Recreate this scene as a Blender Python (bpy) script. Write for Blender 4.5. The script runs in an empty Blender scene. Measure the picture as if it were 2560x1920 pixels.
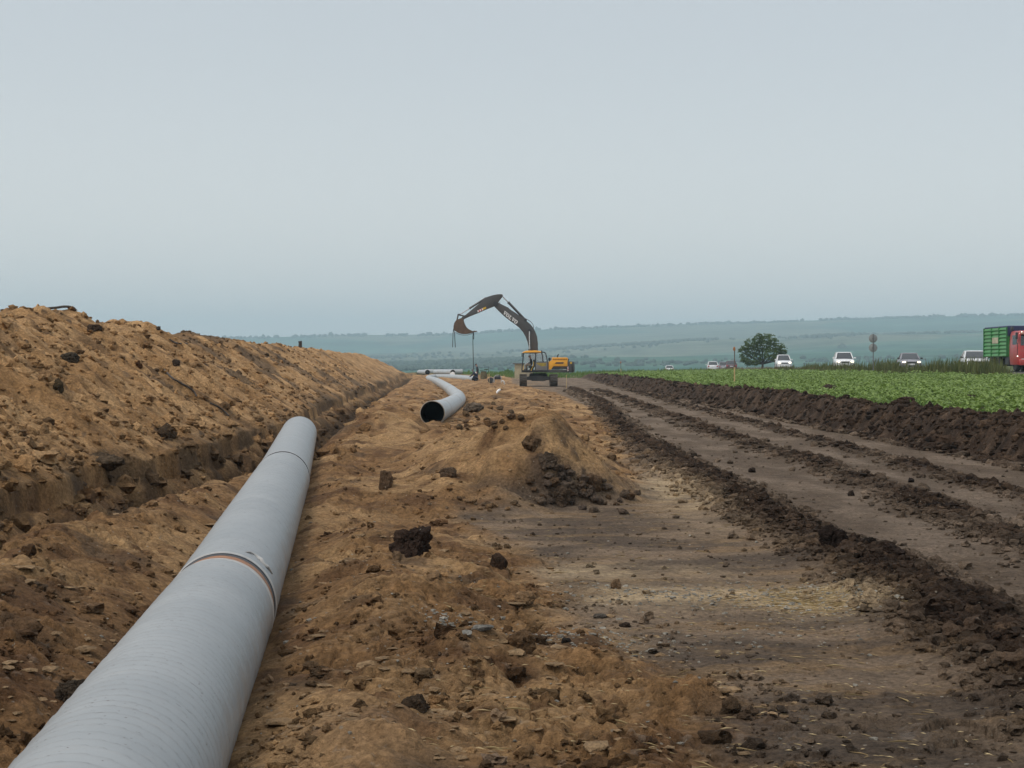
import bpy, bmesh, math, random
import numpy as np
from mathutils import Vector, Matrix, noise as mnoise

R = math.radians
scene = bpy.context.scene
COL = scene.collection
random.seed(7)

# ------------------------------------------------------------------ camera
FPX = 4200.0                      # focal length in photograph pixels (2560 wide)
ZC = 1.65                         # eye height
PITCH = math.atan((960 - 920) / FPX)
cam_d = bpy.data.cameras.new('camera')
cam_d.sensor_width = 36.0
cam_d.lens = 36.0 * FPX / 2560.0
cam_d.clip_start = 0.1
cam_d.clip_end = 30000
cam = bpy.data.objects.new('camera', cam_d)
COL.objects.link(cam)
cam.location = (0, 0, ZC)
cam.rotation_euler = (math.pi / 2 - PITCH, 0, 0)
scene.camera = cam

# ------------------------------------------------------------------ sky
SUN_EL, SUN_AZ = R(54), R(242)    # azimuth clockwise from +Y: behind and left
world = bpy.data.worlds.new("World")
scene.world = world
world.use_nodes = True
nt = world.node_tree
nt.nodes.clear()
w_out = nt.nodes.new('ShaderNodeOutputWorld')
sky = nt.nodes.new('ShaderNodeTexSky')
sky.sky_type = 'NISHITA'
sky.sun_disc = False
sky.sun_elevation = SUN_EL
sky.sun_rotation = SUN_AZ
sky.dust_density = 4.0
bg_sky = nt.nodes.new('ShaderNodeBackground')
bg_sky.inputs['Strength'].default_value = 0.05
tc = nt.nodes.new('ShaderNodeTexCoord')
sep = nt.nodes.new('ShaderNodeSeparateXYZ')
ramp = nt.nodes.new('ShaderNodeValToRGB')
ramp.color_ramp.interpolation = 'EASE'
e = ramp.color_ramp.elements
e[0].position = 0.0
e[0].color = (0.72, 0.71, 0.70, 1)
e[1].position = 1.0
e[1].color = (0.84, 0.86, 0.88, 1)
m1 = ramp.color_ramp.elements.new(0.22)
m1.color = (0.500, 0.512, 0.507, 1)
bg_cloud = nt.nodes.new('ShaderNodeBackground')
bg_cloud.inputs['Strength'].default_value = 1.0
add = nt.nodes.new('ShaderNodeAddShader')
L = nt.links.new
L(tc.outputs['Generated'], sep.inputs[0])
L(sep.outputs['Z'], ramp.inputs['Fac'])
L(ramp.outputs['Color'], bg_cloud.inputs['Color'])
L(sky.outputs['Color'], bg_sky.inputs['Color'])
L(bg_sky.outputs[0], add.inputs[0])
L(bg_cloud.outputs[0], add.inputs[1])
L(add.outputs[0], w_out.inputs['Surface'])

sun_d = bpy.data.lights.new('sun', 'SUN')
sun_d.energy = 1.5
sun_d.angle = R(14)
sun_d.color = (1.0, 0.95, 0.88)
sun = bpy.data.objects.new('sun', sun_d)
COL.objects.link(sun)
sdir = Vector((math.sin(SUN_AZ) * math.cos(SUN_EL), math.cos(SUN_AZ) * math.cos(SUN_EL), math.sin(SUN_EL)))
sun.rotation_euler = sdir.to_track_quat('Z', 'Y').to_euler()
sun.location = (-20, -20, 60)

vs = scene.view_settings
scene.display_settings.display_device = 'sRGB'
vs.view_transform = 'Standard'
vs.look = 'None'
vs.exposure = 0.0
vs.gamma = 1.0
vs.use_curve_mapping = False
scene.render.engine = 'CYCLES'
cy = scene.cycles
cy.max_bounces = 5
cy.diffuse_bounces = 3
cy.glossy_bounces = 2
cy.transmission_bounces = 4
cy.transparent_max_bounces = 8
cy.volume_bounces = 0
cy.use_denoising = True
cy.denoiser = 'OPENIMAGEDENOISE'
cy.denoising_prefilter = 'ACCURATE'
cy.caustics_reflective = False
cy.caustics_refractive = False


def ray(u, v):
    x, z = (u - 1280) / FPX, -(v - 960) / FPX
    return np.array((x, math.cos(PITCH) + math.sin(PITCH) * z, -math.sin(PITCH) + math.cos(PITCH) * z))


def at(u, v, Y):
    """point at depth Y that the photograph shows at pixel (u, v)"""
    d = ray(u, v)
    return Vector((d[0] * Y / d[1], Y, ZC + d[2] * Y / d[1]))


# ------------------------------------------------------------------ numpy noise
def h2(ix, iy, seed):
    ix = ix.astype(np.int64); iy = iy.astype(np.int64)
    n = (ix * 374761393 + iy * 668265263 + seed * 982451653) & 0xFFFFFFFF
    n = ((n ^ (n >> 13)) * 1274126177) & 0xFFFFFFFF
    n = ((n ^ (n >> 16)) * 2246822519) & 0xFFFFFFFF
    n = n ^ (n >> 15)
    return (n & 0xFFFFFF).astype(np.float64) / float(0x1000000)


def perlin(x, y, seed=0):
    xi, yi = np.floor(x), np.floor(y)
    fx, fy = x - xi, y - yi
    sx = fx * fx * fx * (fx * (fx * 6 - 15) + 10)
    sy = fy * fy * fy * (fy * (fy * 6 - 15) + 10)

    def g(ox, oy):
        a = h2(xi + ox, yi + oy, seed) * (2 * math.pi)
        return np.cos(a) * (fx - ox) + np.sin(a) * (fy - oy)
    a = g(0, 0); b = g(1, 0); c = g(0, 1); d = g(1, 1)
    return 1.5 * ((a + sx * (b - a)) * (1 - sy) + (c + sx * (d - c)) * sy)


def fbm(x, y, octv=4, seed=0, gain=0.5):
    s = 0.0; a = 1.0
    for i in range(octv):
        s = s + a * perlin(x, y, seed + 17 * i)
        x = x * 2.03 + 11.3; y = y * 2.03 - 7.1; a *= gain
    return s


def masked(fn, m, x, y, *a):
    m = m > .004
    A = np.zeros_like(x); B = np.zeros_like(x)
    if m.any():
        A[m], B[m] = fn(x[m], y[m], *a)
    return A, B


def blocks(x, y, cell, seed):
    """broken earth: every jittered cell is a tilted facet at its own height"""
    gx, gy = x / cell, y / cell
    gx = gx + 0.3 * perlin(gx * 1.7, gy * 1.7, seed + 8); gy = gy + 0.3 * perlin(gx * 1.7 + 9, gy * 1.7, seed + 9)
    ix, iy = np.floor(gx), np.floor(gy)
    f1 = np.full_like(x, 9.0); f2 = np.full_like(x, 9.0); hh = np.zeros_like(x); idn = np.zeros_like(x)
    for oy in (-1, 0, 1):
        for ox in (-1, 0, 1):
            cx, cyy = ix + ox, iy + oy
            dx = gx - cx - h2(cx, cyy, seed); dy = gy - cyy - h2(cx, cyy, seed + 1)
            d = dx * dx + dy * dy
            m = d < f1
            r1 = h2(cx, cyy, seed + 2)
            hv = .55 * (r1 - .5) + 1.1 * ((h2(cx, cyy, seed + 3) - .5) * dx + (h2(cx, cyy, seed + 4) - .5) * dy) - .35 * d
            hh = np.where(m, hv, hh); idn = np.where(m, r1, idn); f2 = np.where(m, f1, np.minimum(f2, d)); f1 = np.where(m, d, f1)
    ed = (np.sqrt(f2) - np.sqrt(f1)) * .5
    return (hh * sst(0, .24, ed) - .13 * (1 - sst(0, .10, ed))) * cell, idn


def lumps(x, y, cell, seed, dens=0.6, rmin=0.25, rmax=0.55, flat=0.75):
    """half buried round clods: height (in metres) and a random id per clod"""
    x = x + cell * 0.25 * perlin(x / cell * 1.9, y / cell * 1.9, seed + 5)
    y = y + cell * 0.25 * perlin(x / cell * 1.9 + 40, y / cell * 1.9, seed + 6)
    gx, gy = x / cell, y / cell
    ix, iy = np.floor(gx), np.floor(gy)
    best = np.zeros_like(x); ident = np.zeros_like(x)
    for oy in (-1, 0, 1):
        for ox in (-1, 0, 1):
            cx, cyy = ix + ox, iy + oy
            on = h2(cx, cyy, seed) < dens
            px = cx + h2(cx, cyy, seed + 1); py = cyy + h2(cx, cyy, seed + 2)
            r = rmin + (rmax - rmin) * h2(cx, cyy, seed + 3) ** 2
            q = r * r - (gx - px) ** 2 - (gy - py) ** 2
            hh = np.where(on & (q > 0), np.sqrt(np.maximum(q, 0)), 0) * cell * flat
            m = hh > best
            best = np.where(m, hh, best)
            ident = np.where(m, h2(cx, cyy, seed + 4), ident)
    return best, ident


def cracks(x, y, cell, seed):
    """distance to the edges of a jittered cell pattern (0 on the crack), in metres"""
    gx, gy = x / cell, y / cell
    gx = gx + 0.25 * perlin(gx * 2.2, gy * 2.2, seed + 8); gy = gy + 0.25 * perlin(gx * 2.2 + 9, gy * 2.2, seed + 9)
    ix, iy = np.floor(gx), np.floor(gy)
    f1 = np.full_like(x, 9.0); f2 = np.full_like(x, 9.0); idn = np.zeros_like(x)
    for oy in (-1, 0, 1):
        for ox in (-1, 0, 1):
            cx, cyy = ix + ox, iy + oy
            d = np.hypot(gx - cx - h2(cx, cyy, seed), gy - cyy - h2(cx, cyy, seed + 1))
            m = d < f1
            f2 = np.where(m, f1, np.minimum(f2, d)); idn = np.where(m, h2(cx, cyy, seed + 2), idn)
            f1 = np.where(m, d, f1)
    return (f2 - f1) * cell * 0.5, idn


def sst(a, b, x):
    t = np.clip((x - a) / (b - a), 0, 1)
    return t * t * (3 - 2 * t)


def lerp(a, b, t):
    return a + (b - a) * t


# ------------------------------------------------------------------ the lie of the land
NEAR_PIPE = [(-0.966, 0.9, 0.092), (-1.957, 11.25, 0.03), (-3.09, 22.6, 0.16), (-4.36, 34.4, 0.30)]
FAR_PX = [(1081, 1033, 48), (1112, 1022, 60), (1146, 998, 82), (1135, 983, 105), (1118, 969, 130),
          (1092, 954, 160), (1071, 947, 192), (1086, 943, 206), (1129, 943.5, 198), (1188, 949, 175)]
FAR_PIPE = [at(*p) for p in FAR_PX]
RP = 0.36


def xc_edge(y):
    return np.interp(y, [0, 7.3, 8.5, 10, 11.7, 15, 17, 18.2, 19.6, 20.8, 21.6, 24, 28, 34, 45, 66, 104, 140, 160],
                     [.95, 1.0, 1.2, .85, .5, .25, -.1, -.5, -.5, -.1, 1.3, 1.8, 2.0, 2.3, 2.6, 3.1, 2.9, 1.4, 0])


MOUNDS = [  # x, y, rx, ry, height
    (0.22, 22.6, 1.05, 2.0, 0.86), (0.75, 22.0, 0.6, 1.0, 0.22), (-0.6, 25.5, 1.0, 2.2, 0.34), (-0.9, 21.5, 0.6, 1.0, 0.14),
    (-2.7, 37.0, 0.9, 4.0, 0.52), (-0.7, 32, 1.1, 2.6, 0.50), (0.5, 40, 1.0, 4, 0.36), (-1.2, 27.5, .7, 1.6, .26), (1.3, 29, .6, 2.2, .22), (-1.3, 15.6, 0.45, 1.2, 0.22),
    (-1.0, 11.3, 0.5, 1.7, 0.20), (-0.45, 13.3, 0.4, 1.0, 0.08), (-0.3, 9.4, 0.5, 1.0, 0.13), (-0.75, 7.2, 0.35, 0.8, 0.20),
    (-2.3, 20.5, 0.5, 1.3, 0.2), (0.2, 8.0, .4, .7, .05), (-1.4, 18.5, .4, 1.0, -.10), (-1.9, 29.0, .5, 2.0, .10),
    (2.45, 12.6, 0.33, 0.55, 0.10), (-4.3, 62, .9, 6, .12), (-2.6, 68, 1.0, 5, .40), (-1.0, 56, 1.0, 4, .36), (-3.6, 90, 1.2, 8, .35), (.8, 62, 1.0, 5, .28), (-.6, 80, 1.3, 6, .3)]


def terrain(x, y, want_colour=False):
    sp = 0.0021 * np.abs(y) + 0.004                       # local mesh spacing: fades detail that is too small for it

    def fade(size):
        return np.clip(1.7 - 3.6 * sp / size, 0, 1)
    n_lo = perlin(x / 3.1, y / 3.1, 3)
    strip = -0.10 + 0.0012 * np.clip(y - 10, 0, 400)
    rise = 0.22 * sst(140, 200, y) + 0.32 * sst(222, 240, y)
    fall = -0.0062 * np.clip(y - 228, 0, 400)
    base = strip + rise
    s = np.interp(y, [40, 60, 100, 140, 205], [0, -1.3, -3.3, -5.0, -8.0])
    wob = 0.22 * perlin(y / 2.7, y * 0 + 0.5, 21) + 0.10 * perlin(y / 0.8, y * 0 + 3.5, 22) * fade(.5)
    xr = -3.62 + s + wob
    xl = -5.40 + s + 0.42 * perlin(y / 3.3, y * 0 + 7.5, 23) + 0.20 * perlin(y / 0.9, y * 0 + 1.5, 24) * fade(.5)
    xc = xc_edge(y) + 0.28 * perlin(x / 1.3, y / 1.3, 31) + .16 * perlin(x / .35, y / .35, 32) * fade(.35)
    # ---- the clay bench between trench and working strip
    clay = sst(-0.25, 0.30, xc - x)
    bench = 0.10 * sst(-0.1, 1.6, xc - x)
    lip = np.interp(y, [6, 9, 11, 12.5, 14, 16, 19, 22, 26, 34, 45, 60, 100, 150],
                    [.25, .36, .40, .47, .50, .44, .40, .36, .20, .10, .05, .08, .2, .2])
    bench = bench + lip * np.exp(-((x - xr - 0.45) / 0.75) ** 2)
    for (mx, my, rx, ry, mh) in MOUNDS:
        q = ((x - mx) / rx) ** 2 + ((y - my) / ry) ** 2
        bench = bench + mh * np.exp(-q) * (1 + 0.25 * perlin(x / 0.5 + mx, y / 0.5, 41))
    roll = 0.09 * fbm(x / 1.1, y / 1.3, 3, 51) + 0.05 * np.abs(perlin(x / 0.45, y / 0.5, 55)) * fade(.5)
    roll = roll + 0.15 * fbm(x / 1.5, y / 4.0, 2, 57) * sst(21, 28, y)
    h = base + bench * sst(-0.6, 0.25, xc - x) + roll * clay
    pxn = np.interp(y, [p[1] for p in NEAR_PIPE], [p[0] for p in NEAR_PIPE])
    fill = sst(0.15, 0.75, x - xr) * (1 - sst(-0.75, -0.30, x - pxn)) * np.interp(y, [4, 6, 14, 20, 27, 33], [.16, .18, .24, .24, .18, 0])
    h = h + fill
    # ---- pipe beds
    bed = np.zeros_like(x)
    for path, lo in ((NEAR_PIPE, 0.18), ([tuple(p) for p in FAR_PIPE[:6]], 0.27)):
        py = [p[1] for p in path]
        px = np.interp(y, py, [p[0] for p in path]); pz = np.interp(y, py, [p[2] for p in path])
        on = sst(py[0] - 1.5, py[0] - .2, y) * (1 - sst(py[-1] + .2, py[-1] + 1.5, y))
        if lo < .2:
            on = on * (1 - .75 * sst(30, 33, y))
        dx = x - px; ax = np.abs(dx)
        off = np.where(dx < 0, .02, -.14) if lo < .2 else -.20
        cap = pz + off + (.42 if lo < .2 else .5) * np.clip(ax - .33, 0, 3) + 0.05 * perlin(x / .4, y / .4, 61)
        k = (1 - sst(0.40, 0.85, ax)) * on
        kc = on * (1 - sst(1.3, 1.9, ax))
        h = lerp(h, -np.logaddexp(-14 * h, -14 * cap) / 14, kc)
        h = lerp(h, np.maximum(h, cap - .10), .7 * k)
        bed = np.maximum(bed, k)
    # ---- working strip: running lanes and ridges of pushed-up topsoil
    r1 = np.interp(y, [7, 10.5, 16, 20, 32, 45, 60, 80, 145], [3.1, 3.15, 3.04, 2.93, 2.88, 3.0, 3.5, 4.1, 4.6])
    r2 = np.interp(y, [7, 17, 26, 38, 62, 90, 150], [5.0, 5.1, 5.35, 5.3, 5.5, 5.9, 6.2])
    r3 = np.interp(y, [7, 22, 33, 42, 71, 110, 150], [6.7, 6.8, 7.1, 7.2, 7.5, 8.2, 8.4])
    ridge = np.zeros_like(x); rh = np.zeros_like(x)
    for i, (rx0, w, a, lo) in enumerate(((r1, .36, .14, .55), (r2, .33, .11, .25), (r3, .28, .10, .2))):
        rx0 = rx0 + 0.16 * perlin(y / 1.9, y * 0 + 5.5 + i, 71 + i) + .08 * perlin(y / .5, y * 0 + i, 75 + i) * fade(.4)
        if i == 0:
            w = w * np.interp(y, [7, 11, 16, 22, 40], [1.45, 1.4, 1.15, 1.0, .9])
        am = np.clip(lo + 0.9 * (0.5 + 0.9 * perlin(y / 2.2, y * 0 + i * 3.3, 81 + i)), 0.12, 1.15)
        k = np.exp(-((x - rx0) / w) ** 2 * 1.1) * np.minimum(am * 1.3, 1)
        ridge = np.maximum(ridge, k); rh = np.maximum(rh, a * am * np.exp(-((x - rx0) / w) ** 2))
    endr = 1 - sst(125, 142, y)
    ridge *= endr; rh *= endr
    open_ = (1 - clay)
    h = h + rh * open_
    lane = open_ * (1 - ridge)
    h = h + lane * (0.018 * fbm(x / 0.9, y / 1.6, 3, 91) + 0.008 * perlin(x / 0.16, y / .5, 95) * fade(.16))
    # crawler prints pressed across the lanes
    for lx, ph in ((0.5 * (r1 + r2), .0), (0.5 * (r2 + r3), .4), (0.5 * (r1 + r2) - .75, .7)):
        tr = (1 - sst(.20, .27, np.abs(x - lx - .12 * perlin(y / 4, y * 0 + ph, 97)))) * np.clip(.2 + 1.2 * perlin(x / 1.1, y / 3.0 + ph * 9, 98), 0, 1) * open_ * fade(.19) * endr
        h = h - tr * (.012 + .016 * sst(-.2, .5, np.sin(2 * math.pi * (y / .19 + ph + .15 * perlin(x / .5, y / .5, 99)))))
    # ---- topsoil bank and the field behind it
    bx = 0.25 * perlin(y / 3.0, y * 0 + 2.5, 101) + 0.14 * perlin(x / .7, y / 0.9, 102) * fade(.7)
    up = sst(8.75, 9.75, x + bx)
    field = 0.54 + 0.024 * np.clip(x - 11, 0, 60) + 0.2 * sst(80, 160, y) + 0.02 * perlin(x / 2, y / 2, 104)
    bank = np.exp(-((x + bx - 9.75) / 0.55) ** 2)
    bank_r = bank * (0.13 + 0.16 * np.clip(0.4 + perlin(y / 1.7, x * 0 + 9.5, 105), 0, 1.5))
    endb = 1 - sst(200, 232, y)
    h = lerp(h, np.maximum(h, field), up) + bank_r * endb
    soilbank = sst(8.45, 8.9, x + bx) * (1 - sst(10.15, 10.6, x + 0.7 * bx + .5 * perlin(x / 1.5, y / 2.5, 108))) * endb
    # ---- spoil heap on the far side of the trench
    d = xl - x
    taper = (1 - sst(194, 230, y))
    crest = (np.interp(y, [20, 31.8, 33.4, 37, 40, 41.2, 43.3, 47.4, 50.3, 54, 59, 67, 76, 81, 94, 124, 170],
                       [2.7, 2.75, 2.88, 2.93, 2.79, 2.96, 2.99, 2.87, 2.67, 2.80, 2.91, 2.77, 2.63, 2.80, 2.95, 2.98, 3.1]) - np.interp(y, [42, 58], [.21, .12])
             + 0.09 * fbm(y / 2.5, y * 0 + 1.5, 3, 111) + 0.10 * perlin(y / .9, x / 1.2, 115) * fade(.9)) * taper
    a1 = 0.64 * d; a2 = crest + 0 * d; a3 = 0.66 * (8.9 - d)
    kk = 5.0
    sm = -np.log(np.exp(-kk * a1) + np.exp(-kk * a2) + np.exp(-kk * np.clip(a3, -3, 9))) / kk
    heap_on = (d > 0) & (d < 10)
    hh = np.maximum(sm, 0) * (d > 0)
    gul = 0.13 * perlin(x / 1.8 + .3 * y, y / 0.75, 121) + 0.09 * perlin(x / 0.9 + .5 * y, y / 0.32, 122) * fade(.45)
    hmask = sst(0.15, 1.0, hh)
    lbase = 0.40 * np.exp(-np.clip(d, 0, 20) / 8.0) + base
    hl = lbase + hh + hmask * (gul + .10 * fbm(x / .8, y / .8, 3, 125))
    left = sst(-0.02, 0.06, d)
    h = np.where(d > -0.3, lerp(h, hl, left), h)
    # ---- trench
    t_on = (1 - sst(206, 222, y))
    t = (x - xl) / (xr - xl)
    cut = sst(0.0, np.clip(.62 + .3 * perlin(y / 2.3, y * 0 + 4.4, 27) + .2 * perlin(y / .6, y * 0 + 4.4, 28), .30, .95), t) * sst(0.0, np.interp(y, [36, 48], [.26, .62]), 1 - t) * (t > 0) * (t < 1) * t_on
    bottom = base - np.interp(y, [38, 52], [1.25, .78]) + 0.15 * fbm(x / .8, y / .8, 3, 131) + 0.25 * sst(.5, 1, t)
    h = lerp(h, bottom, cut)
    wall = np.clip(cut * 4, 0, 1) * np.clip((1.0 - cut) * 6, 0, 1)
    h = h + wall * (.9 * fade(.12) * masked(blocks, wall, x * 1.7, y, .12, 139)[0] + 0.16 * perlin(x / .35, y / .30, 133) * fade(.3) + 1.5 * masked(blocks, wall, x * 1.7, y, .30, 137)[0] * fade(.26))
    trench = (t > -.02) & (t < 1.02) & (t_on > .3)
    # ---- clods and crumbs
    clod_m = np.clip(clay * (1 - .8 * bed) * .62 + 1.15 * ridge * open_ + soilbank * 1.1, 0, 1.2) * (1 - sst(0, .08, np.minimum(t, 1 - t)))
    patchy = np.clip(.35 + 1.3 * fbm(x / 1.4, y / 1.6, 2, 141), 0, 1.3)
    dark_m = np.clip(ridge * open_ + soilbank, 0, 1)
    pm = np.maximum(patchy, dark_m)
    m_side = np.exp(-((x - 1.0) / .75) ** 2 - ((y - 20.9) / 1.1) ** 2)        # clods tipped on the mound's flank
    c_a, id_a = masked(lumps, m_side * clod_m, x, y, .34, 201, .35, .15, .46)
    c_b, id_b = masked(lumps, clod_m, x, y, .15, 211, .40, .15, .45)
    c_c, id_c = masked(lumps, np.clip(clod_m + lane * (x < 9), 0, 1) * fade(.065), x, y, .065, 221, .5, .2, .5)
    lipm = np.exp(-((x - xr - 0.5) / 0.8) ** 2)
    crag = clay * (1 - .7 * bed) * np.clip(.55 + 1.2 * fbm(x / 1.1, y / 1.2, 3, 145) + .35 * lipm, .22, 1.15) * (1 - sst(0, .08, np.minimum(t, 1 - t)))
    b_a, ib_a = masked(blocks, np.clip(crag + soilbank, 0, 1), x, y, .40, 151)
    lr = lane * (y < 40) * (x < 9) * np.clip(.35 + 1.1 * fbm(x / .9, y / .7, 2, 147), .08, 1)
    b_b, ib_b = masked(blocks, np.clip(crag + dark_m + lr, 0, 1), x, y, .17, 155)
    b_c, ib_c = masked(blocks, np.clip(crag + dark_m + lr, 0, 1) * fade(.075), x, y, .075, 159)
    b_d, ib_d = masked(blocks, np.clip(crag + dark_m + lr, 0, 1) * fade(.036), x, y, .036, 163)
    h = h + fade(.4) * b_a * (.40 * crag + .34 * soilbank) + fade(.17) * b_b * (.48 * crag + .75 * dark_m + .12 * lr) + fade(.075) * b_c * (.42 * crag + .85 * dark_m + .22 * lr) \
        + fade(.036) * b_d * (.40 * crag + .8 * dark_m + .30 * lr)
    h = h + fade(.34) * c_a * np.clip(1.2 * m_side, 0, 1) + fade(.15) * c_b * clod_m * np.clip(pm + m_side, 0, 1) * .55 \
        + fade(.065) * c_c * np.clip(clod_m + .12 * lane * sst(.1, .5, perlin(x / .9, y / 1.8, 142)), 0, 1) * .6
    heapw = hmask * (d > 0.1) * (d < 10)
    h_a, id_h = masked(lumps, heapw, x, y, .75, 231, .20, .10, .34)
    h_b, id_i = masked(lumps, heapw, x, y, .30, 241, .35, .12, .42)
    hb_a, ihb = masked(blocks, heapw, x + .35 * y, y, .42, 171)
    hb_b, ihc = masked(blocks, heapw * fade(.16), x, y, .16, 175)
    h = h + heapw * (fade(.75) * h_a * .45 + fade(.30) * h_b * .45 + fade(.42) * hb_a * .42 * np.clip(.6 + fbm(x / 1.5, y / 1.2, 2, 177), .2, 1.3) + fade(.16) * hb_b * .6)
    # ---- dried, cracked crust
    crust0 = 0
    crust = np.clip(clay * (1 - bed) * sst(-.2, .4, perlin(x / 1.2, y / 1.5, 305) + .25), 0, 1) * (1 - sst(0, .1, np.minimum(t, 1 - t)))
    mudx = np.exp(-((x - 1.9) / 1.0) ** 2 - ((y - 7.9) / .8) ** 2)               # curled mud flakes in the near right corner
    mud2 = np.exp(-((x - 2.3) / 1.0) ** 2 - ((y - 9.0) / 1.2) ** 2)
    cm = np.clip(crust + mudx + mud2, 0, 1) * (y < 60)
    ck, idk = masked(cracks, cm, x, y, .15, 301)
    ckb, idkb = masked(cracks, cm, x, y, .42, 311)
    h = h - crust * (fade(.12) * .028 * (1 - sst(.0, .014, ck)) + fade(.2) * .045 * (1 - sst(0, .02, ckb))) + crust * .018 * (idk - .5) * fade(.17)
    flake = np.clip(mudx + .6 * mud2, 0, 1) * open_ * np.clip(.3 + 1.2 * fbm(x / .6, y / .6, 2, 307), 0, 1)
    h = h + fade(.12) * flake * (.055 * sst(0.0, .07, .06 - ck) * (idk > .35) - .03 * (1 - sst(0, .012, ck)) + .02 * mudx * c_b / .05)
    # ---- beyond the works
    h = h + fall
    if not want_colour:
        return h

    # ================= soil colours (mixed zone by zone)
    def C(*c):
        return np.array(c)

    def mixc(a, b, t_):
        return a + (b - a) * t_[..., None]
    sh = x.shape
    one = np.ones(sh + (3,))
    p1 = fbm(x / 1.7, y / 1.9, 4, 401); p2 = fbm(x / .5, y / .55, 3, 411); p3 = perlin(x / .13, y / .15, 421) * fade(.13)
    clayc = mixc(one * C(0.2820, 0.1586, 0.0700), one * C(0.4440, 0.2745, 0.1313), sst(-.5, .6, p1 + .5 * p2))
    clayc = mixc(clayc, one * C(0.1500, 0.0788, 0.0375), .85 * sst(.0, .6, p2 - .35 * p1))
    clayc = mixc(clayc, one * C(.115, .078, .050), .7 * sst(.35, .8, fbm(x / 1.1, y / 1.2, 3, 431)))
    clayc = clayc * (1 + .28 * (id_b - .5) * (c_b > .004) + .12 * (id_c - .5) * (c_c > .002) + crag * (.30 * (ib_b - .5) + .14 * (ib_c - .5) * fade(.075)))[..., None]
    moist = np.exp(-((x + 2.6) / .7) ** 2 - ((y - 9.0) / 2.2) ** 2) + .9 * np.exp(-((x + .45) / .55) ** 2 - ((y - 9.6) / 1.3) ** 2)
    clayc = mixc(clayc, one * C(.135, .068, .030), .6 * np.clip(moist * (1 + p2), 0, 1))
    slab = np.exp(-((x + .70) / .30) ** 2 - ((y - 7.3) / .8) ** 2)
    clayc = mixc(clayc, one * C(.36, .225, .12), .6 * slab)
    stripc = mixc(one * C(0.1386, 0.1006, 0.0711), one * C(0.2706, 0.1931, 0.1276), sst(-.4, .5, fbm(x / 1.6, y / .9, 3, 441)))
    streak = sst(.15, .75, fbm(x / 1.5, y / .5, 6, 451, .62) + .12) * (1 - sst(2.6, 3.4, x))
    stripc = mixc(stripc, one * C(0.2750, 0.1782, 0.0936), .7 * streak)
    lanec = mixc(one * C(0.1430, 0.1030, 0.0708), one * C(0.2255, 0.1680, 0.1204), sst(-.3, .6, fbm(x / .8, y / 3.0, 3, 461)))
    stripc = mixc(stripc, lanec, sst(2.6, 3.6, x) * .9)
    darkc = mixc(one * C(0.0391, 0.0239, 0.0152), one * C(0.0870, 0.0565, 0.0362), sst(-.5, .6, p2 + .5 * p3))
    darkc = darkc * (1 + .45 * (id_b - .5) * (c_b > .004) + .8 * (ib_b - .5) + .6 * (ib_c - .5) * fade(.075))[..., None]
    col = mixc(stripc, clayc, np.clip(clay * .97 + .25 * sst(.5, .9, p2) * np.exp(-((x - xc) / .8) ** 2) * open_, 0, 1))
    col = mixc(col, darkc, np.clip(ridge * 1.25, 0, 1) * open_)
    # tan scrapings, straw and chalky chips on the strip
    pale = 1.3 * np.exp(-((x - 2.35) / .46) ** 2 - ((y - 12.6) / .7) ** 2) + 1.0 * np.exp(-((x - 1.15) / .75) ** 2 - ((y - 12.9) / .55) ** 2) \
        + .75 * np.exp(-((x - .1) / .55) ** 2 - ((y - 10.6) / .55) ** 2) + .9 * np.exp(-((x + .42) / .22) ** 2 - ((y - 10.9) / .3) ** 2) \
        + .7 * np.exp(-((x - .3) / 1.2) ** 2 - ((y - 14.4) / .5) ** 2) + .75 * np.exp(-((x - 2.3) / .5) ** 2 - ((y - 24) / 4) ** 2)
    pale = np.clip(pale * (1.0 + .8 * p2), 0, 1) * np.clip(1 - ridge, 0, 1)
    col = mixc(col, one * C(.58, .43, .26), .95 * pale * open_)
    chalk = ((id_c > .80) & (c_c > .006)) * fade(.065) * np.clip(.10 + 1.3 * pale + .25 * clay, 0, 1) * (ridge < .35)
    col = mixc(col, one * C(.46, .43, .37), .8 * np.clip(chalk, 0, 1))
    # dark clods on the mound's flank
    col = mixc(col, one * C(.085, .058, .040), .85 * np.clip(m_side * 1.3 * (c_a + c_b > .01), 0, 1))
    # heap
    heapc = mixc(one * C(0.3658, 0.2065, 0.0888), one * C(0.5310, 0.3245, 0.1560), sst(-.5, .6, fbm(x / 1.2 + .4 * y, y / .6, 4, 471)))
    heapc = mixc(heapc, one * C(.115, .066, .034), .75 * sst(.2, .75, fbm(x / 1.4 + .4 * y, y / .55, 3, 481) + .15 * p3))
    greyp = sst(.15, .55, fbm(x / 2.2, y / 3.5, 2, 491) + np.interp(y, [30, 48, 54, 70, 90, 100, 150], [-.35, -.2, .35, .35, -.1, -.25, -.2]))
    heapc = mixc(heapc, one * C(.125, .088, .058), .75 * greyp)
    heapc = mixc(heapc, one * C(.075, .053, .037), .8 * ((id_h > .55) & (h_a > .03)) * fade(.75))
    heapc = mixc(heapc, one * C(.10, .07, .046), .7 * ((id_i > .72) & (h_b > .02)) * fade(.3))
    heapc = heapc * (1 + .3 * (id_i - .5) * (h_b > .01) + .3 * (ihb - .5) + .4 * (ihc - .5) * fade(.16))[..., None]
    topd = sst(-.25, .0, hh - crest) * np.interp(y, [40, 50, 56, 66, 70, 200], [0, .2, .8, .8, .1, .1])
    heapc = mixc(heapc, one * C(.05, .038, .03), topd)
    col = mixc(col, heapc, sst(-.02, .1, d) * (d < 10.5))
    # trench: dark, striped walls, darker still farther off
    wallc = mixc(one * C(.085, .058, .038), one * C(.175, .112, .062), sst(-.5, .6, fbm(y / .55, h / .16, 4, 501)))
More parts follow.
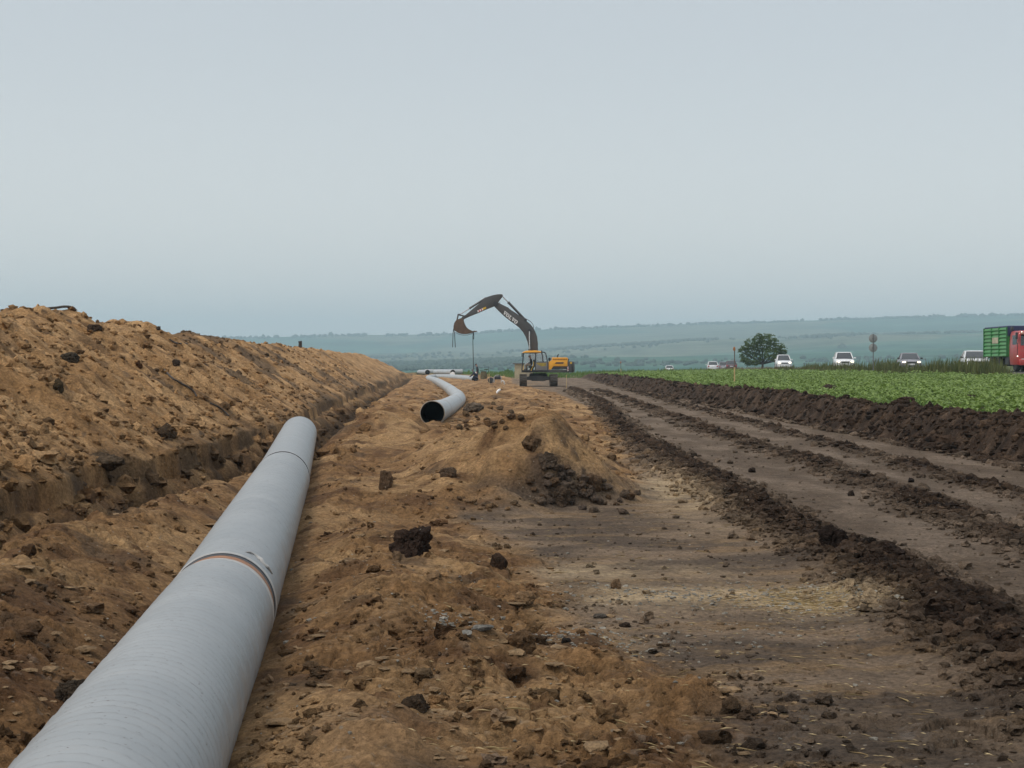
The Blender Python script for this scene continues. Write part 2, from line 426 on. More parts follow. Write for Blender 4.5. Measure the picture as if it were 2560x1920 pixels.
    wallc = mixc(wallc, one * C(.20, .12, .06), .5 * sst(.1, .5, fbm(y / 2.2, h / .7, 2, 502)))
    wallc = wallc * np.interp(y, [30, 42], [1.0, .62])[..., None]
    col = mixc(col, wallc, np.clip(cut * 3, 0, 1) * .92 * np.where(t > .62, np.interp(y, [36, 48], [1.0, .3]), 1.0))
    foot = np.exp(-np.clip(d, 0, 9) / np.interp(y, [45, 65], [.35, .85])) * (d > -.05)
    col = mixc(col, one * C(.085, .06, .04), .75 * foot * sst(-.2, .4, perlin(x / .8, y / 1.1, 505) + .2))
    # bank and field soil
    col = mixc(col, darkc, np.clip(soilbank * 1.3, 0, 1))
    fsoil = one * C(.06, .055, .022)
    isf = sst(9.9, 10.3, x) * (1 - soilbank)
    col = mixc(col, fsoil, isf)
    grassy = np.maximum(sst(225, 245, y), sst(29.0, 30.0, x)) * (1 - sst(0, .2, heapw))
    col = mixc(col, mixc(one * C(.07, .095, .035), one * C(.12, .13, .05), sst(-.4, .4, p1)), grassy)
    col = mixc(col, col * .62, np.clip(mudx * 1.1, 0, 1) * open_ * .55)
    return h, np.clip(col, .01, .9), dict(trench=trench, heap=(d > .0) & (d < 10.2) & (taper > .03) & (hh > .02), bank=soilbank > .5,
                                          field=(x > 9.9) & (soilbank <= .5), wet=np.clip(mudx * sst(.25, .6, p2) * .8, 0, 1) * open_)


def gz(x, y):
    return float(terrain(np.array([float(x)]), np.array([float(y)]))[0])


_TY = np.geomspace(5.0, 260, 900)


def hit(u, v, lo=5.0):
    """where the line of sight through photograph pixel (u, v) first meets the land"""
    d = ray(u, v)
    Y = _TY[_TY >= lo]
    for _ in range(2):
        gap = ZC + d[2] / d[1] * Y - terrain(d[0] / d[1] * Y, Y)
        k = np.nonzero(gap <= 0)[0]
        if not len(k):
            break
        k = k[0]
        Y = np.linspace(Y[max(k - 1, 0)], Y[k], 24)
    y = float(Y[-1]) if not len(np.atleast_1d(k)) else float(Y[min(12, len(Y) - 1)])
    return Vector((d[0] / d[1] * y, y, gz(d[0] / d[1] * y, y)))


# ------------------------------------------------------------------ helpers: things, parts, meshes
def tag(o, label=None, cat=None, group=None, kind=None):
    if label: o['label'] = label
    if cat: o['category'] = cat
    if group: o['group'] = group
    if kind: o['kind'] = kind
    return o


def thing(name, label, cat, loc=(0, 0, 0), rz=0.0, group=None):
    o = bpy.data.objects.new(name, None)
    o.empty_display_size = .2
    COL.objects.link(o)
    o.location = loc
    o.rotation_euler = (0, 0, rz)
    return tag(o, label, cat, group)


def np_mesh(name, V, F, colour=None, smooth=True, extra=None):
    """mesh from arrays; F has 3 or 4 columns"""
    me = bpy.data.meshes.new(name)
    V = np.asarray(V, dtype=np.float32); F = np.asarray(F, dtype=np.int32)
    n, k = F.shape
    me.vertices.add(len(V)); me.vertices.foreach_set('co', V.ravel())
    me.loops.add(n * k); me.loops.foreach_set('vertex_index', F.ravel())
    me.polygons.add(n); me.polygons.foreach_set('loop_start', np.arange(0, n * k, k, dtype=np.int32))
    me.update(calc_edges=True)
    me.polygons.foreach_set('use_smooth', np.full(n, smooth, dtype=bool))
    if colour is not None:
        at_ = me.color_attributes.new('soil_colour', 'FLOAT_COLOR', 'POINT')
        c4 = np.ones((len(V), 4), dtype=np.float32); c4[:, :3] = colour
        at_.data.foreach_set('color', c4.ravel())
    for key, arr in (extra or {}).items():
        a = me.attributes.new(key, 'FLOAT', 'POINT')
        a.data.foreach_set('value', np.asarray(arr, dtype=np.float32))
    me.update()
    return me


def link(name, me, mat, parent=None):
    o = bpy.data.objects.new(name, me)
    COL.objects.link(o)
    if mat is not None:
        me.materials.clear(); me.materials.append(mat)
    if parent is not None:
        o.parent = parent
    return o


class MB:
    """collects simple solids, builds them as one mesh object"""

    def __init__(self):
        self.v = []; self.f = []

    def _add(self, vs_, fs_):
        b = len(self.v)
        self.v += [tuple(p) for p in vs_]
        self.f += [[i + b for i in f] for f in fs_]
        return self

    def box(self, c, s, rot=None):
        M = rot if rot is not None else Matrix.Identity(3)
        c = Vector(c); P = []
        for dz in (-.5, .5):
            for dx, dy in ((-.5, -.5), (.5, -.5), (.5, .5), (-.5, .5)):
                P.append(c + M @ Vector((dx * s[0], dy * s[1], dz * s[2])))
        return self._add(P, [(3, 2, 1, 0), (4, 5, 6, 7), (0, 1, 5, 4), (1, 2, 6, 5), (2, 3, 7, 6), (3, 0, 4, 7)])

    def cbox(self, c, s, ch=0.02):
        """box with chamfered vertical and top edges"""
        x, y, z = [k / 2 for k in s]
        ring = [(x - ch, -y), (x, -y + ch), (x, y - ch), (x - ch, y), (-x + ch, y), (-x, y - ch), (-x, -y + ch), (-x + ch, -y)]
        k = (x - ch) / x if x else 1; k2 = (y - ch) / y if y else 1
        P = [Vector(c) + Vector((a, b, -z)) for a, b in ring] + [Vector(c) + Vector((a, b, z - ch)) for a, b in ring] + \
            [Vector(c) + Vector((a * k, b * k2, z)) for a, b in ring]
        F = [tuple(range(7, -1, -1)), tuple(range(16, 24))]
        for r in (0, 8):
            for i in range(8):
                j = (i + 1) % 8
                F.append((r + i, r + j, r + 8 + j, r + 8 + i))
        return self._add(P, F)

    def tube(self, pts, r, n=8, cap=True):
        pts = [Vector(p) for p in pts]
        rs = r if isinstance(r, (list, tuple)) else [r] * len(pts)
        t0 = (pts[1] - pts[0]).normalized()
        up = Vector((0, 0, 1)) if abs(t0.z) < .9 else Vector((1, 0, 0))
        a = t0.cross(up).normalized(); P = []
        for i, p in enumerate(pts):
            t = (pts[min(i + 1, len(pts) - 1)] - pts[max(i - 1, 0)]).normalized()
            a = (a - t * a.dot(t)).normalized(); b = t.cross(a)
            for k in range(n):
                an = 2 * math.pi * k / n
                P.append(p + (a * math.cos(an) + b * math.sin(an)) * rs[i])
        F = []
        for i in range(len(pts) - 1):
            for k in range(n):
                j = (k + 1) % n
                F.append((i * n + k, i * n + j, (i + 1) * n + j, (i + 1) * n + k))
        if cap:
            F.append(tuple(range(n - 1, -1, -1))); F.append(tuple(range((len(pts) - 1) * n, len(pts) * n)))
        return self._add(P, F)

    def prism(self, outline, y0, y1, axes='xz'):
        """outline in a plane, pushed out along the remaining axis"""
        def mk(a, b, c):
            return (a, c, b) if axes == 'xz' else ((a, b, c) if axes == 'xy' else (c, a, b))
        n = len(outline)
        P = [mk(a, b, y0) for a, b in outline] + [mk(a, b, y1) for a, b in outline]
        F = [tuple(range(n)), tuple(range(2 * n - 1, n - 1, -1))]
        for i in range(n):
            j = (i + 1) % n
            F.append((j, i, n + i, n + j))
        return self._add(P, F)

    def loft(self, rings, cap=True):
        n = len(rings[0]); P = [p for r in rings for p in r]; F = []
        for i in range(len(rings) - 1):
            for k in range(n):
                j = (k + 1) % n
                F.append((i * n + k, i * n + j, (i + 1) * n + j, (i + 1) * n + k))
        if cap:
            F.append(tuple(range(n - 1, -1, -1))); F.append(tuple(range((len(rings) - 1) * n, len(rings) * n)))
        return self._add(P, F)

    def lathe(self, prof, c, axis='x', n=20):
        """profile (radius, along) turned about an axis through c"""
        rings = []
        for rr, al in prof:
            ring = []
            for k in range(n):
                an = 2 * math.pi * k / n; a, b = rr * math.cos(an), rr * math.sin(an)
                q = {'x': (al, a, b), 'y': (a, al, b), 'z': (a, b, al)}[axis]
                ring.append(Vector(c) + Vector(q))
            rings.append(ring)
        return self.loft(rings)

    def build(self, name, mat, parent=None, bevel=0.0, ang=35):
        me = bpy.data.meshes.new(name)
        me.from_pydata(self.v, [], self.f)
        bm = bmesh.new(); bm.from_mesh(me)
        bmesh.ops.recalc_face_normals(bm, faces=bm.faces)
        if bevel > 0:
            ed = [e_ for e_ in bm.edges if len(e_.link_faces) == 2 and e_.calc_face_angle(0) > R(30)]
            bmesh.ops.bevel(bm, geom=ed, offset=bevel, segments=2, affect='EDGES', profile=.6, clamp_overlap=True)
        bm.to_mesh(me); bm.free()
        me.polygons.foreach_set('use_smooth', np.ones(len(me.polygons), dtype=bool))
        me.set_sharp_from_angle(angle=R(ang))
        return link(name, me, mat, parent)


def copy_tree(o, parent=None):
    c = o.copy(); COL.objects.link(c)
    if parent is not None:
        c.parent = parent
    for ch in list(o.children):
        copy_tree(ch, c)
    return c


# ------------------------------------------------------------------ materials
def new_mat(name):
    m = bpy.data.materials.new(name); m.use_nodes = True
    n = m.node_tree
    return m, n, n.nodes['Principled BSDF']


def mat(name, col, rough=.6, metal=0.0, var=.15, scale=6.0, bump=.0, bscale=40, spec=.5, dirt=None, dirt_amt=.5, emit=0.0, coat=0.0):
    m, n, b = new_mat(name)
    tc_ = n.nodes.new('ShaderNodeTexCoord')
    nz = n.nodes.new('ShaderNodeTexNoise')
    nz.inputs['Scale'].default_value = scale; nz.inputs['Detail'].default_value = 6
    n.links.new(tc_.outputs['Object'], nz.inputs['Vector'])
    mp = n.nodes.new('ShaderNodeMapRange')
    mp.inputs['From Min'].default_value = .3; mp.inputs['From Max'].default_value = .7
    mp.inputs['To Min'].default_value = 1 - var; mp.inputs['To Max'].default_value = 1 + var
    n.links.new(nz.outputs['Fac'], mp.inputs['Value'])
    mul = n.nodes.new('ShaderNodeMix'); mul.data_type = 'RGBA'; mul.blend_type = 'MULTIPLY'
    mul.inputs['Factor'].default_value = 1
    mul.inputs['A'].default_value = (*col, 1)
    n.links.new(mp.outputs['Result'], mul.inputs['B'])
    out = mul.outputs['Result']
    if dirt is not None:
        n2 = n.nodes.new('ShaderNodeTexNoise'); n2.inputs['Scale'].default_value = scale * .45; n2.inputs['Detail'].default_value = 8
        n.links.new(tc_.outputs['Object'], n2.inputs['Vector'])
        m2 = n.nodes.new('ShaderNodeMapRange'); m2.inputs['From Min'].default_value = .45; m2.inputs['From Max'].default_value = .7
        m2.inputs['To Max'].default_value = dirt_amt
        n.links.new(n2.outputs['Fac'], m2.inputs['Value'])
        mx = n.nodes.new('ShaderNodeMix'); mx.data_type = 'RGBA'
        n.links.new(m2.outputs['Result'], mx.inputs['Factor']); n.links.new(out, mx.inputs['A'])
        mx.inputs['B'].default_value = (*dirt, 1)
        out = mx.outputs['Result']
    n.links.new(out, b.inputs['Base Color'])
    b.inputs['Roughness'].default_value = rough; b.inputs['Metallic'].default_value = metal
    b.inputs['Specular IOR Level'].default_value = spec
    b.inputs['Coat Weight'].default_value = coat
    if emit:
        b.inputs['Emission Color'].default_value = (*col, 1); b.inputs['Emission Strength'].default_value = emit
    if bump:
        nb = n.nodes.new('ShaderNodeTexNoise'); nb.inputs['Scale'].default_value = bscale; nb.inputs['Detail'].default_value = 5
        n.links.new(tc_.outputs['Object'], nb.inputs['Vector'])
        bp = n.nodes.new('ShaderNodeBump'); bp.inputs['Strength'].default_value = bump; bp.inputs['Distance'].default_value = .02
        n.links.new(nb.outputs['Fac'], bp.inputs['Height']); n.links.new(bp.outputs['Normal'], b.inputs['Normal'])
    return m


def soil_material(name, bump=1.0, flat=None):
    m, n, b = new_mat(name)
    geo = n.nodes.new('ShaderNodeNewGeometry')
    ca = n.nodes.new('ShaderNodeVertexColor'); ca.layer_name = 'soil_colour'
    col = ca.outputs['Color']

    def noise(scale, detail=6, rough=.6):
        z = n.nodes.new('ShaderNodeTexNoise'); z.inputs['Scale'].default_value = scale
        z.inputs['Detail'].default_value = detail; z.inputs['Roughness'].default_value = rough
        n.links.new(geo.outputs['Position'], z.inputs['Vector']); return z.outputs['Fac']

    def rng(v, a, b_, c, d):
        q = n.nodes.new('ShaderNodeMapRange')
        for k, val in zip(('From Min', 'From Max', 'To Min', 'To Max'), (a, b_, c, d)):
            q.inputs[k].default_value = val
        n.links.new(v, q.inputs['Value']); return q.outputs['Result']

    def mul(a, bsock):
        q = n.nodes.new('ShaderNodeMix'); q.data_type = 'RGBA'; q.blend_type = 'MULTIPLY'; q.inputs['Factor'].default_value = 1
        n.links.new(a, q.inputs['A']); n.links.new(bsock, q.inputs['B']); return q.outputs['Result']
    fine = noise(24, 8, .7); mid = noise(5, 6, .65)
    col = mul(col, rng(fine, .3, .7, .48, 1.48))
    col = mul(col, rng(mid, .3, .7, .74, 1.26))
    # small pale chips
    vo = n.nodes.new('ShaderNodeTexVoronoi'); vo.inputs['Scale'].default_value = 22
    n.links.new(geo.outputs['Position'], vo.inputs['Vector'])
    sepc = n.nodes.new('ShaderNodeSeparateColor'); n.links.new(vo.outputs['Color'], sepc.inputs['Color'])
    sel = rng(sepc.outputs['Red'], .955, .965, 0, 1)
    near = rng(vo.outputs['Distance'], .16, .26, 1, 0)
    mm = n.nodes.new('ShaderNodeMath'); mm.operation = 'MULTIPLY'; n.links.new(sel, mm.inputs[0]); n.links.new(near, mm.inputs[1])
    mm2 = n.nodes.new('ShaderNodeMath'); mm2.operation = 'MULTIPLY'; mm2.inputs[1].default_value = .75; n.links.new(mm.outputs[0], mm2.inputs[0])
    mx = n.nodes.new('ShaderNodeMix'); mx.data_type = 'RGBA'
    n.links.new(mm2.outputs[0], mx.inputs['Factor']); n.links.new(col, mx.inputs['A']); mx.inputs['B'].default_value = (.36, .31, .24, 1)
    n.links.new(mx.outputs['Result'], b.inputs['Base Color'])
    wet = n.nodes.new('ShaderNodeAttribute'); wet.attribute_name = 'wet'
    n.links.new(rng(wet.outputs['Fac'], 0, 1, .92, .22), b.inputs['Roughness'])
    b.inputs['Specular IOR Level'].default_value = .12
    # relief: crumbs and fine grit
    nb = noise(60, 6, .75); nb2 = noise(14, 6, .7)
    ad = n.nodes.new('ShaderNodeMath'); ad.operation = 'MULTIPLY_ADD'; ad.inputs[1].default_value = .35
    n.links.new(nb, ad.inputs[0]); n.links.new(nb2, ad.inputs[2])
    bp = n.nodes.new('ShaderNodeBump'); bp.inputs['Strength'].default_value = bump; bp.inputs['Distance'].default_value = .11
    n.links.new(ad.outputs[0], bp.inputs['Height']); n.links.new(bp.outputs['Normal'], b.inputs['Normal'])
    return m


def pipe_material(name, pitch=.33):
    m, n, b = new_mat(name)
    tc_ = n.nodes.new('ShaderNodeTexCoord'); sp_ = n.nodes.new('ShaderNodeSeparateXYZ')
    n.links.new(tc_.outputs['Object'], sp_.inputs[0])

    def math_(op, a, b_=None):
        q = n.nodes.new('ShaderNodeMath'); q.operation = op
        for i, s_ in enumerate((a, b_)):
            if s_ is None: continue
            if isinstance(s_, (int, float)): q.inputs[i].default_value = s_
            else: n.links.new(s_, q.inputs[i])
        return q.outputs[0]
    ang = math_('DIVIDE', math_('ARCTAN2', sp_.outputs['Y'], sp_.outputs['X']), 2 * math.pi)
    ph = math_('ADD', math_('DIVIDE', sp_.outputs['Z'], pitch), ang)

    def noise(scale, detail, vec, rough=.6):
        z = n.nodes.new('ShaderNodeTexNoise'); z.inputs['Scale'].default_value = scale; z.inputs['Detail'].default_value = detail
        z.inputs['Roughness'].default_value = rough
        n.links.new(vec, z.inputs['Vector']); return z.outputs['Fac']
    big = noise(1.3, 4, tc_.outputs['Object'])
    # helical coordinates for streaks: stretched round the pipe
    cmb = n.nodes.new('ShaderNodeCombineXYZ')
    n.links.new(math_('MULTIPLY', ang, 1.6), cmb.inputs[0]); n.links.new(math_('MULTIPLY', ph, 1.0), cmb.inputs[1])
    cmb2 = n.nodes.new('ShaderNodeCombineXYZ')
    n.links.new(math_('MULTIPLY', ang, 3.0), cmb2.inputs[0]); n.links.new(math_('MULTIPLY', sp_.outputs['Z'], 7.0), cmb2.inputs[1])
    streak = noise(2.2, 5, cmb2.outputs[0], .7)
    fine = noise(120, 3, tc_.outputs['Object'])

    def rng(v, a, b_, c, d):
        q = n.nodes.new('ShaderNodeMapRange')
        for k, val in zip(('From Min', 'From Max', 'To Min', 'To Max'), (a, b_, c, d)):
            q.inputs[k].default_value = val
        n.links.new(v, q.inputs['Value']); return q.outputs['Result']

    def mix(f, a, bcol):
        q = n.nodes.new('ShaderNodeMix'); q.data_type = 'RGBA'; n.links.new(f, q.inputs['Factor'])
        for s_, val in (('A', a), ('B', bcol)):
            if isinstance(val, tuple): q.inputs[s_].default_value = (*val, 1)
            else: n.links.new(val, q.inputs[s_])
        return q.outputs['Result']
    c = mix(rng(big, .35, .65, 0, 1), (.215, .230, .236), (.275, .290, .294))
    c = mix(rng(streak, .60, .78, 0, .5), c, (.30, .255, .215))
    spk = noise(38, 2, tc_.outputs['Object'])
    c = mix(rng(spk, .69, .72, 0, .8), c, (.10, .085, .075))
    scr = noise(6.0, 2, cmb2.outputs[0]); 
    c = mix(rng(scr, .70, .72, 0, .8), c, (.07, .06, .055))
    lap = math_('FRACT', math_('MULTIPLY', ph, 3.0))          # darker towards the edge of each lap of the wrapping
    c = mix(math_('MULTIPLY', rng(lap, .72, .98, 0, .42), rng(noise(1.1, 3, tc_.outputs['Object']), .35, .65, .4, 1)), c, (.17, .16, .15))
    gN = n.nodes.new('ShaderNodeNewGeometry'); sN = n.nodes.new('ShaderNodeSeparateXYZ'); n.links.new(gN.outputs['Normal'], sN.inputs[0])
    splash = math_('MULTIPLY', rng(sN.outputs['Z'], .55, -.35, 0, 1), rng(noise(3.5, 6, tc_.outputs['Object'], .7), .42, .66, .08, .85))
    c = mix(splash, c, (.21, .155, .105))
    n.links.new(c, b.inputs['Base Color'])
    b.inputs['Roughness'].default_value = .42
    n.links.new(rng(big, .3, .7, .36, .52), b.inputs['Roughness'])
    # spiral lap of the coating: a soft step once per turn with finer ripples
    fr = math_('FRACT', ph)
    rip = math_('FRACT', math_('MULTIPLY', ph, 4.0))
    tri = math_('ABSOLUTE', math_('SUBTRACT', rip, .5))
    step = math_('POWER', fr, 6.0)
    amp = rng(noise(1.8, 3, tc_.outputs['Object']), .35, .65, .3, 1.2)
    hgt = math_('ADD', math_('MULTIPLY', step, .9), math_('MULTIPLY', math_('MULTIPLY', tri, .55), amp))
    hgt = math_('ADD', hgt, math_('MULTIPLY', fine, .12))
    bp = n.nodes.new('ShaderNodeBump'); bp.inputs['Strength'].default_value = .5; bp.inputs['Distance'].default_value = .006
    n.links.new(hgt, bp.inputs['Height']); n.links.new(bp.outputs['Normal'], b.inputs['Normal'])
    return m


def leaf_material(name, c1, c2, trans=.25, rough=.5):
    m, n, b = new_mat(name)
    g = n.nodes.new('ShaderNodeNewGeometry')
    mx = n.nodes.new('ShaderNodeMix'); mx.data_type = 'RGBA'
    n.links.new(g.outputs['Random Per Island'], mx.inputs['Factor'])
    mx.inputs['A'].default_value = (*c1, 1); mx.inputs['B'].default_value = (*c2, 1)
    n.links.new(mx.outputs['Result'], b.inputs['Base Color'])
    b.inputs['Roughness'].default_value = rough
    b.inputs['Specular IOR Level'].default_value = .35
    tr = n.nodes.new('ShaderNodeBsdfTranslucent'); n.links.new(mx.outputs['Result'], tr.inputs['Color'])
    ms = n.nodes.new('ShaderNodeMixShader'); ms.inputs[0].default_value = trans
    out = [q for q in n.nodes if q.type == 'OUTPUT_MATERIAL'][0]
    n.links.new(b.outputs[0], ms.inputs[1]); n.links.new(tr.outputs[0], ms.inputs[2]); n.links.new(ms.outputs[0], out.inputs['Surface'])
    return m


def glass_material(name, tint=(.55, .62, .64), thin=.75):
    """thin tinted pane: part mirror, part see-through"""
    m, n, b = new_mat(name)
    out = [q for q in n.nodes if q.type == 'OUTPUT_MATERIAL'][0]
    n.nodes.remove(b)
    t = n.nodes.new('ShaderNodeBsdfTransparent'); t.inputs['Color'].default_value = (*tint, 1)
    g = n.nodes.new('ShaderNodeBsdfGlossy'); g.inputs['Roughness'].default_value = .03; g.inputs['Color'].default_value = (.9, .95, .95, 1)
    nz = n.nodes.new('ShaderNodeTexNoise'); nz.inputs['Scale'].default_value = 3
    mp = n.nodes.new('ShaderNodeMapRange'); mp.inputs['To Min'].default_value = 1 - thin - .04; mp.inputs['To Max'].default_value = 1 - thin + .04
    n.links.new(nz.outputs['Fac'], mp.inputs['Value'])
    ms = n.nodes.new('ShaderNodeMixShader')
    n.links.new(mp.outputs['Result'], ms.inputs[0]); n.links.new(t.outputs[0], ms.inputs[1]); n.links.new(g.outputs[0], ms.inputs[2])
    n.links.new(ms.outputs[0], out.inputs['Surface'])
    return m


M_SOIL = soil_material('soil')
M_PIPE = pipe_material('pipe_coating')
M_PIPE2 = mat('pipe_coating_plain', (.33, .355, .365), .45, var=.10, scale=1.5, dirt=(.27, .22, .17), dirt_amt=.35)
M_BORE = mat('pipe_bore', (.012, .012, .013), .7)
M_RUST = mat('primer_band', (.27, .115, .045), .6, var=.3, scale=14, dirt=(.16, .07, .03), dirt_amt=.6)
M_BLACK = mat('black_coating', (.03, .032, .036), .5)
M_WRAP = mat('clear_wrap', (.37, .365, .35), .3, var=.15, scale=20, dirt=(.33, .27, .21), dirt_amt=.5)
M_STEEL_EDGE = mat('bare_steel', (.33, .28, .22), .5, .4, var=.25, scale=12)
M_DARKGREY = mat('machine_grey', (.048, .047, .048), .5, var=.2, scale=2, dirt=(.13, .105, .08), dirt_amt=.35)
M_BOOM = mat('boom_grey', (.058, .056, .057), .48, var=.15, scale=1.2, dirt=(.12, .10, .08), dirt_amt=.3)
M_YELLOW = mat('machine_yellow', (.80, .37, .025), .4, var=.08, scale=2, dirt=(.30, .2, .1), dirt_amt=.25)
M_TRACK = mat('track_steel', (.10, .087, .075), .55, .5, var=.3, scale=6, dirt=(.14, .105, .075), dirt_amt=.7)
M_BUCKET = mat('bucket_steel', (.105, .068, .048), .6, .3, var=.3, scale=3, dirt=(.20, .13, .08), dirt_amt=.6)
M_CHROME = mat('chrome_rod', (.62, .63, .64), .2, 1.0, var=.05)
M_BLACKR = mat('black_rubber', (.02, .02, .021), .75, var=.2)
M_WHITE = mat('white_paint', (.78, .78, .77), .4, var=.03)
M_RED = mat('red_stripe', (.45, .04, .03), .45)
M_DECAL = mat('yellow_decal', (.62, .38, .03), .45)
M_GLASS = glass_material('cab_glass')
M_CARGLASS = mat('car_glass', (.022, .026, .028), .08, var=.2, spec=.9)
M_SLING = mat('sling_webbing', (.045, .05, .052), .8)
M_SKIN = mat('skin', (.42, .24, .17), .55, var=.08)
M_NAVY = mat('navy_workwear', (.020, .024, .052), .85, var=.25, scale=9)
M_BLACKCLOTH = mat('black_cloth', (.017, .018, .022), .85, var=.25, scale=9)
M_GREYCLOTH = mat('grey_cloth', (.14, .13, .14), .85, var=.25, scale=9)
M_BEIGECLOTH = mat('beige_cloth', (.34, .27, .20), .85, var=.2, scale=9)
M_MAROON = mat('maroon_cloth', (.06, .022, .032), .85, var=.25, scale=9)
M_BOOT = mat('boot_leather', (.03, .025, .02), .7)

# ------------------------------------------------------------------ land: one sheet, cut where its surfaces change
rows = np.concatenate([[-320, -120, -50, -22, -9, -3, 0, 1.5, 2.6, 3.6, 4.4], np.geomspace(5.0, 15, 560), np.geomspace(15, 135, 660)[1:], np.geomspace(135, 420, 90)[1:]])
tcols = np.concatenate([[-9, -5.5, -3.2, -2, -1.3, -.9, -.7, -.58, -.51, -.46, -.425, -.40, -.385], np.linspace(-.375, .375, 690), [.385, .40, .425, .46, .51, .58, .7, .9, 1.3, 2, 3.2, 5.5, 9]])
scale_ = np.maximum(rows, 1.5) + 1.3
GX = tcols[None, :] * scale_[:, None]
GY = np.repeat(rows[:, None], len(tcols), axis=1)
HZ = np.empty_like(GX); CC = np.empty(GX.shape + (3,)); MK = {k: np.empty(GX.shape) for k in ('trench', 'heap', 'bank', 'field', 'wet')}
for i in range(0, len(rows), 120):
    sl = slice(i, i + 120)
    hh_, cc_, mk_ = terrain(GX[sl], GY[sl], True)
    HZ[sl] = hh_; CC[sl] = cc_
    for k in MK: MK[k][sl] = mk_[k]
nr, nc = GX.shape
idx = np.arange(nr * nc).reshape(nr, nc)
quads = np.stack([idx[:-1, :-1], idx[:-1, 1:], idx[1:, 1:], idx[1:, :-1]], axis=-1).reshape(-1, 4)
zone = np.zeros((nr, nc), dtype=int)
zone[MK['field'] > .5] = 4
zone[MK['bank'] > .5] = 3
zone[MK['heap'] > .5] = 2
zone[MK['trench'] > .5] = 1
zq = zone[:-1, :-1].ravel()
V_all = np.stack([GX.ravel(), GY.ravel(), HZ.ravel()], axis=-1)
C_all = CC.reshape(-1, 3)
for zi, zname in ((0, 'ground'), (1, 'trench'), (2, 'spoil_heap'), (3, 'topsoil_bank'), (4, 'field')):
    q = quads[zq == zi]
    used, inv = np.unique(q, return_inverse=True)
    me = np_mesh(zname, V_all[used], inv.reshape(-1, 4), C_all[used], True, {'wet': MK['wet'].ravel()[used]})
    tag(link(zname, me, M_SOIL), kind='structure')
del GX, GY, CC, V_all, C_all, quads

# ------------------------------------------------------------------ hills across the valley
def hill_z(x, y):
    u = 1280 + FPX * x / np.maximum(y, 300)
    c1 = np.interp(u, [300, 640, 840, 1040, 1300, 1600, 1850, 2100, 2150, 2350, 2560, 3000], [850, 845, 840, 838, 827, 815, 805, 798, 799, 793, 789, 780])
    c2 = np.interp(u, [300, 1000, 1250, 1400, 1600, 1720, 1900, 2100, 2300, 2560, 3000], [900, 893, 885, 876, 864, 857, 852, 842, 834, 825, 815])
    c3 = np.interp(u, [300, 1050, 1200, 1400, 1600, 1900, 2200, 2560, 3000], [925, 918, 906, 897, 893, 888, 880, 868, 855])
    v = np.empty_like(x)
    keys = [(300, 948 + 0 * c1), (700, 938 + 0 * c1), (1400, 932 + 0 * c1), (2300, c3), (2700, c3 - 1.0), (3500, c2), (4000, c2 - 1.5), (5300, c1), (7000, c1 + 25)]
    v[:] = keys[0][1]
    for (ya, va), (yb, vb) in zip(keys[:-1], keys[1:]):
        t = np.clip((y - ya) / (yb - ya), 0, 1)
        v = np.where(y >= ya, va + (vb - va) * (t * t * (3 - 2 * t)), v)
    z = ZC - (v - 920) / FPX * y
    return z + (3.5 * fbm(x / 420, y / 420, 3, 601) + 5 * fbm(x / 900, y / 900, 2, 605)) * sst(900, 2500, y)


hy = np.concatenate([np.geomspace(400, 2000, 60), np.linspace(2030, 5500, 170), np.linspace(5550, 7000, 16)])
ht = np.linspace(-.62, .62, 260)
HX = ht[None, :] * (hy[:, None] + 600); HY = np.repeat(hy[:, None], len(ht), axis=1)
HZZ = hill_z(HX, HY)
HZZ[0] = gz(0, 415) - 1.5
nr, nc = HX.shape
idx = np.arange(nr * nc).reshape(nr, nc)
hq = np.stack([idx[:-1, :-1], idx[:-1, 1:], idx[1:, 1:], idx[1:, :-1]], axis=-1).reshape(-1, 4)
pf = fbm(HX / 500, HY / 260, 3, 611)
cellv, cid = cracks(HX, HY, 520, 621)
g1 = np.array((.030, .085, .055)); g2 = np.array((.068, .130, .085)); g3 = np.array((.17, .145, .09)); g4 = np.array((.035, .06, .03))
hc = g1 + (g2 - g1) * sst(-.5, .5, pf)[..., None]
hc = hc + (g3 - hc) * (.55 * sst(.62, .75, cid))[..., None]
hc = hc + (g4 - hc) * (.8 * sst(.28, .5, fbm(HX / 330, HY / 140, 3, 631)))[..., None]
M_HILL, nH, bH = new_mat('hill_vegetation')
caH = nH.nodes.new('ShaderNodeVertexColor'); caH.layer_name = 'soil_colour'
gH = nH.nodes.new('ShaderNodeNewGeometry'); zH = nH.nodes.new('ShaderNodeTexNoise'); zH.inputs['Scale'].default_value = .02; zH.inputs['Detail'].default_value = 8
nH.links.new(gH.outputs['Position'], zH.inputs['Vector'])
mpH = nH.nodes.new('ShaderNodeMapRange'); mpH.inputs['From Min'].default_value = .3; mpH.inputs['From Max'].default_value = .7
mpH.inputs['To Min'].default_value = .6; mpH.inputs['To Max'].default_value = 1.4
nH.links.new(zH.outputs['Fac'], mpH.inputs['Value'])
mxH = nH.nodes.new('ShaderNodeMix'); mxH.data_type = 'RGBA'; mxH.blend_type = 'MULTIPLY'; mxH.inputs['Factor'].default_value = 1
nH.links.new(caH.outputs['Color'], mxH.inputs['A']); nH.links.new(mpH.outputs['Result'], mxH.inputs['B'])
nH.links.new(mxH.outputs['Result'], bH.inputs['Base Color']); bH.inputs['Roughness'].default_value = 1; bH.inputs['Specular IOR Level'].default_value = 0
tag(link('hills', np_mesh('hills', np.stack([HX.ravel(), HY.ravel(), HZZ.ravel()], -1), hq, hc.reshape(-1, 3)), M_HILL), kind='structure')

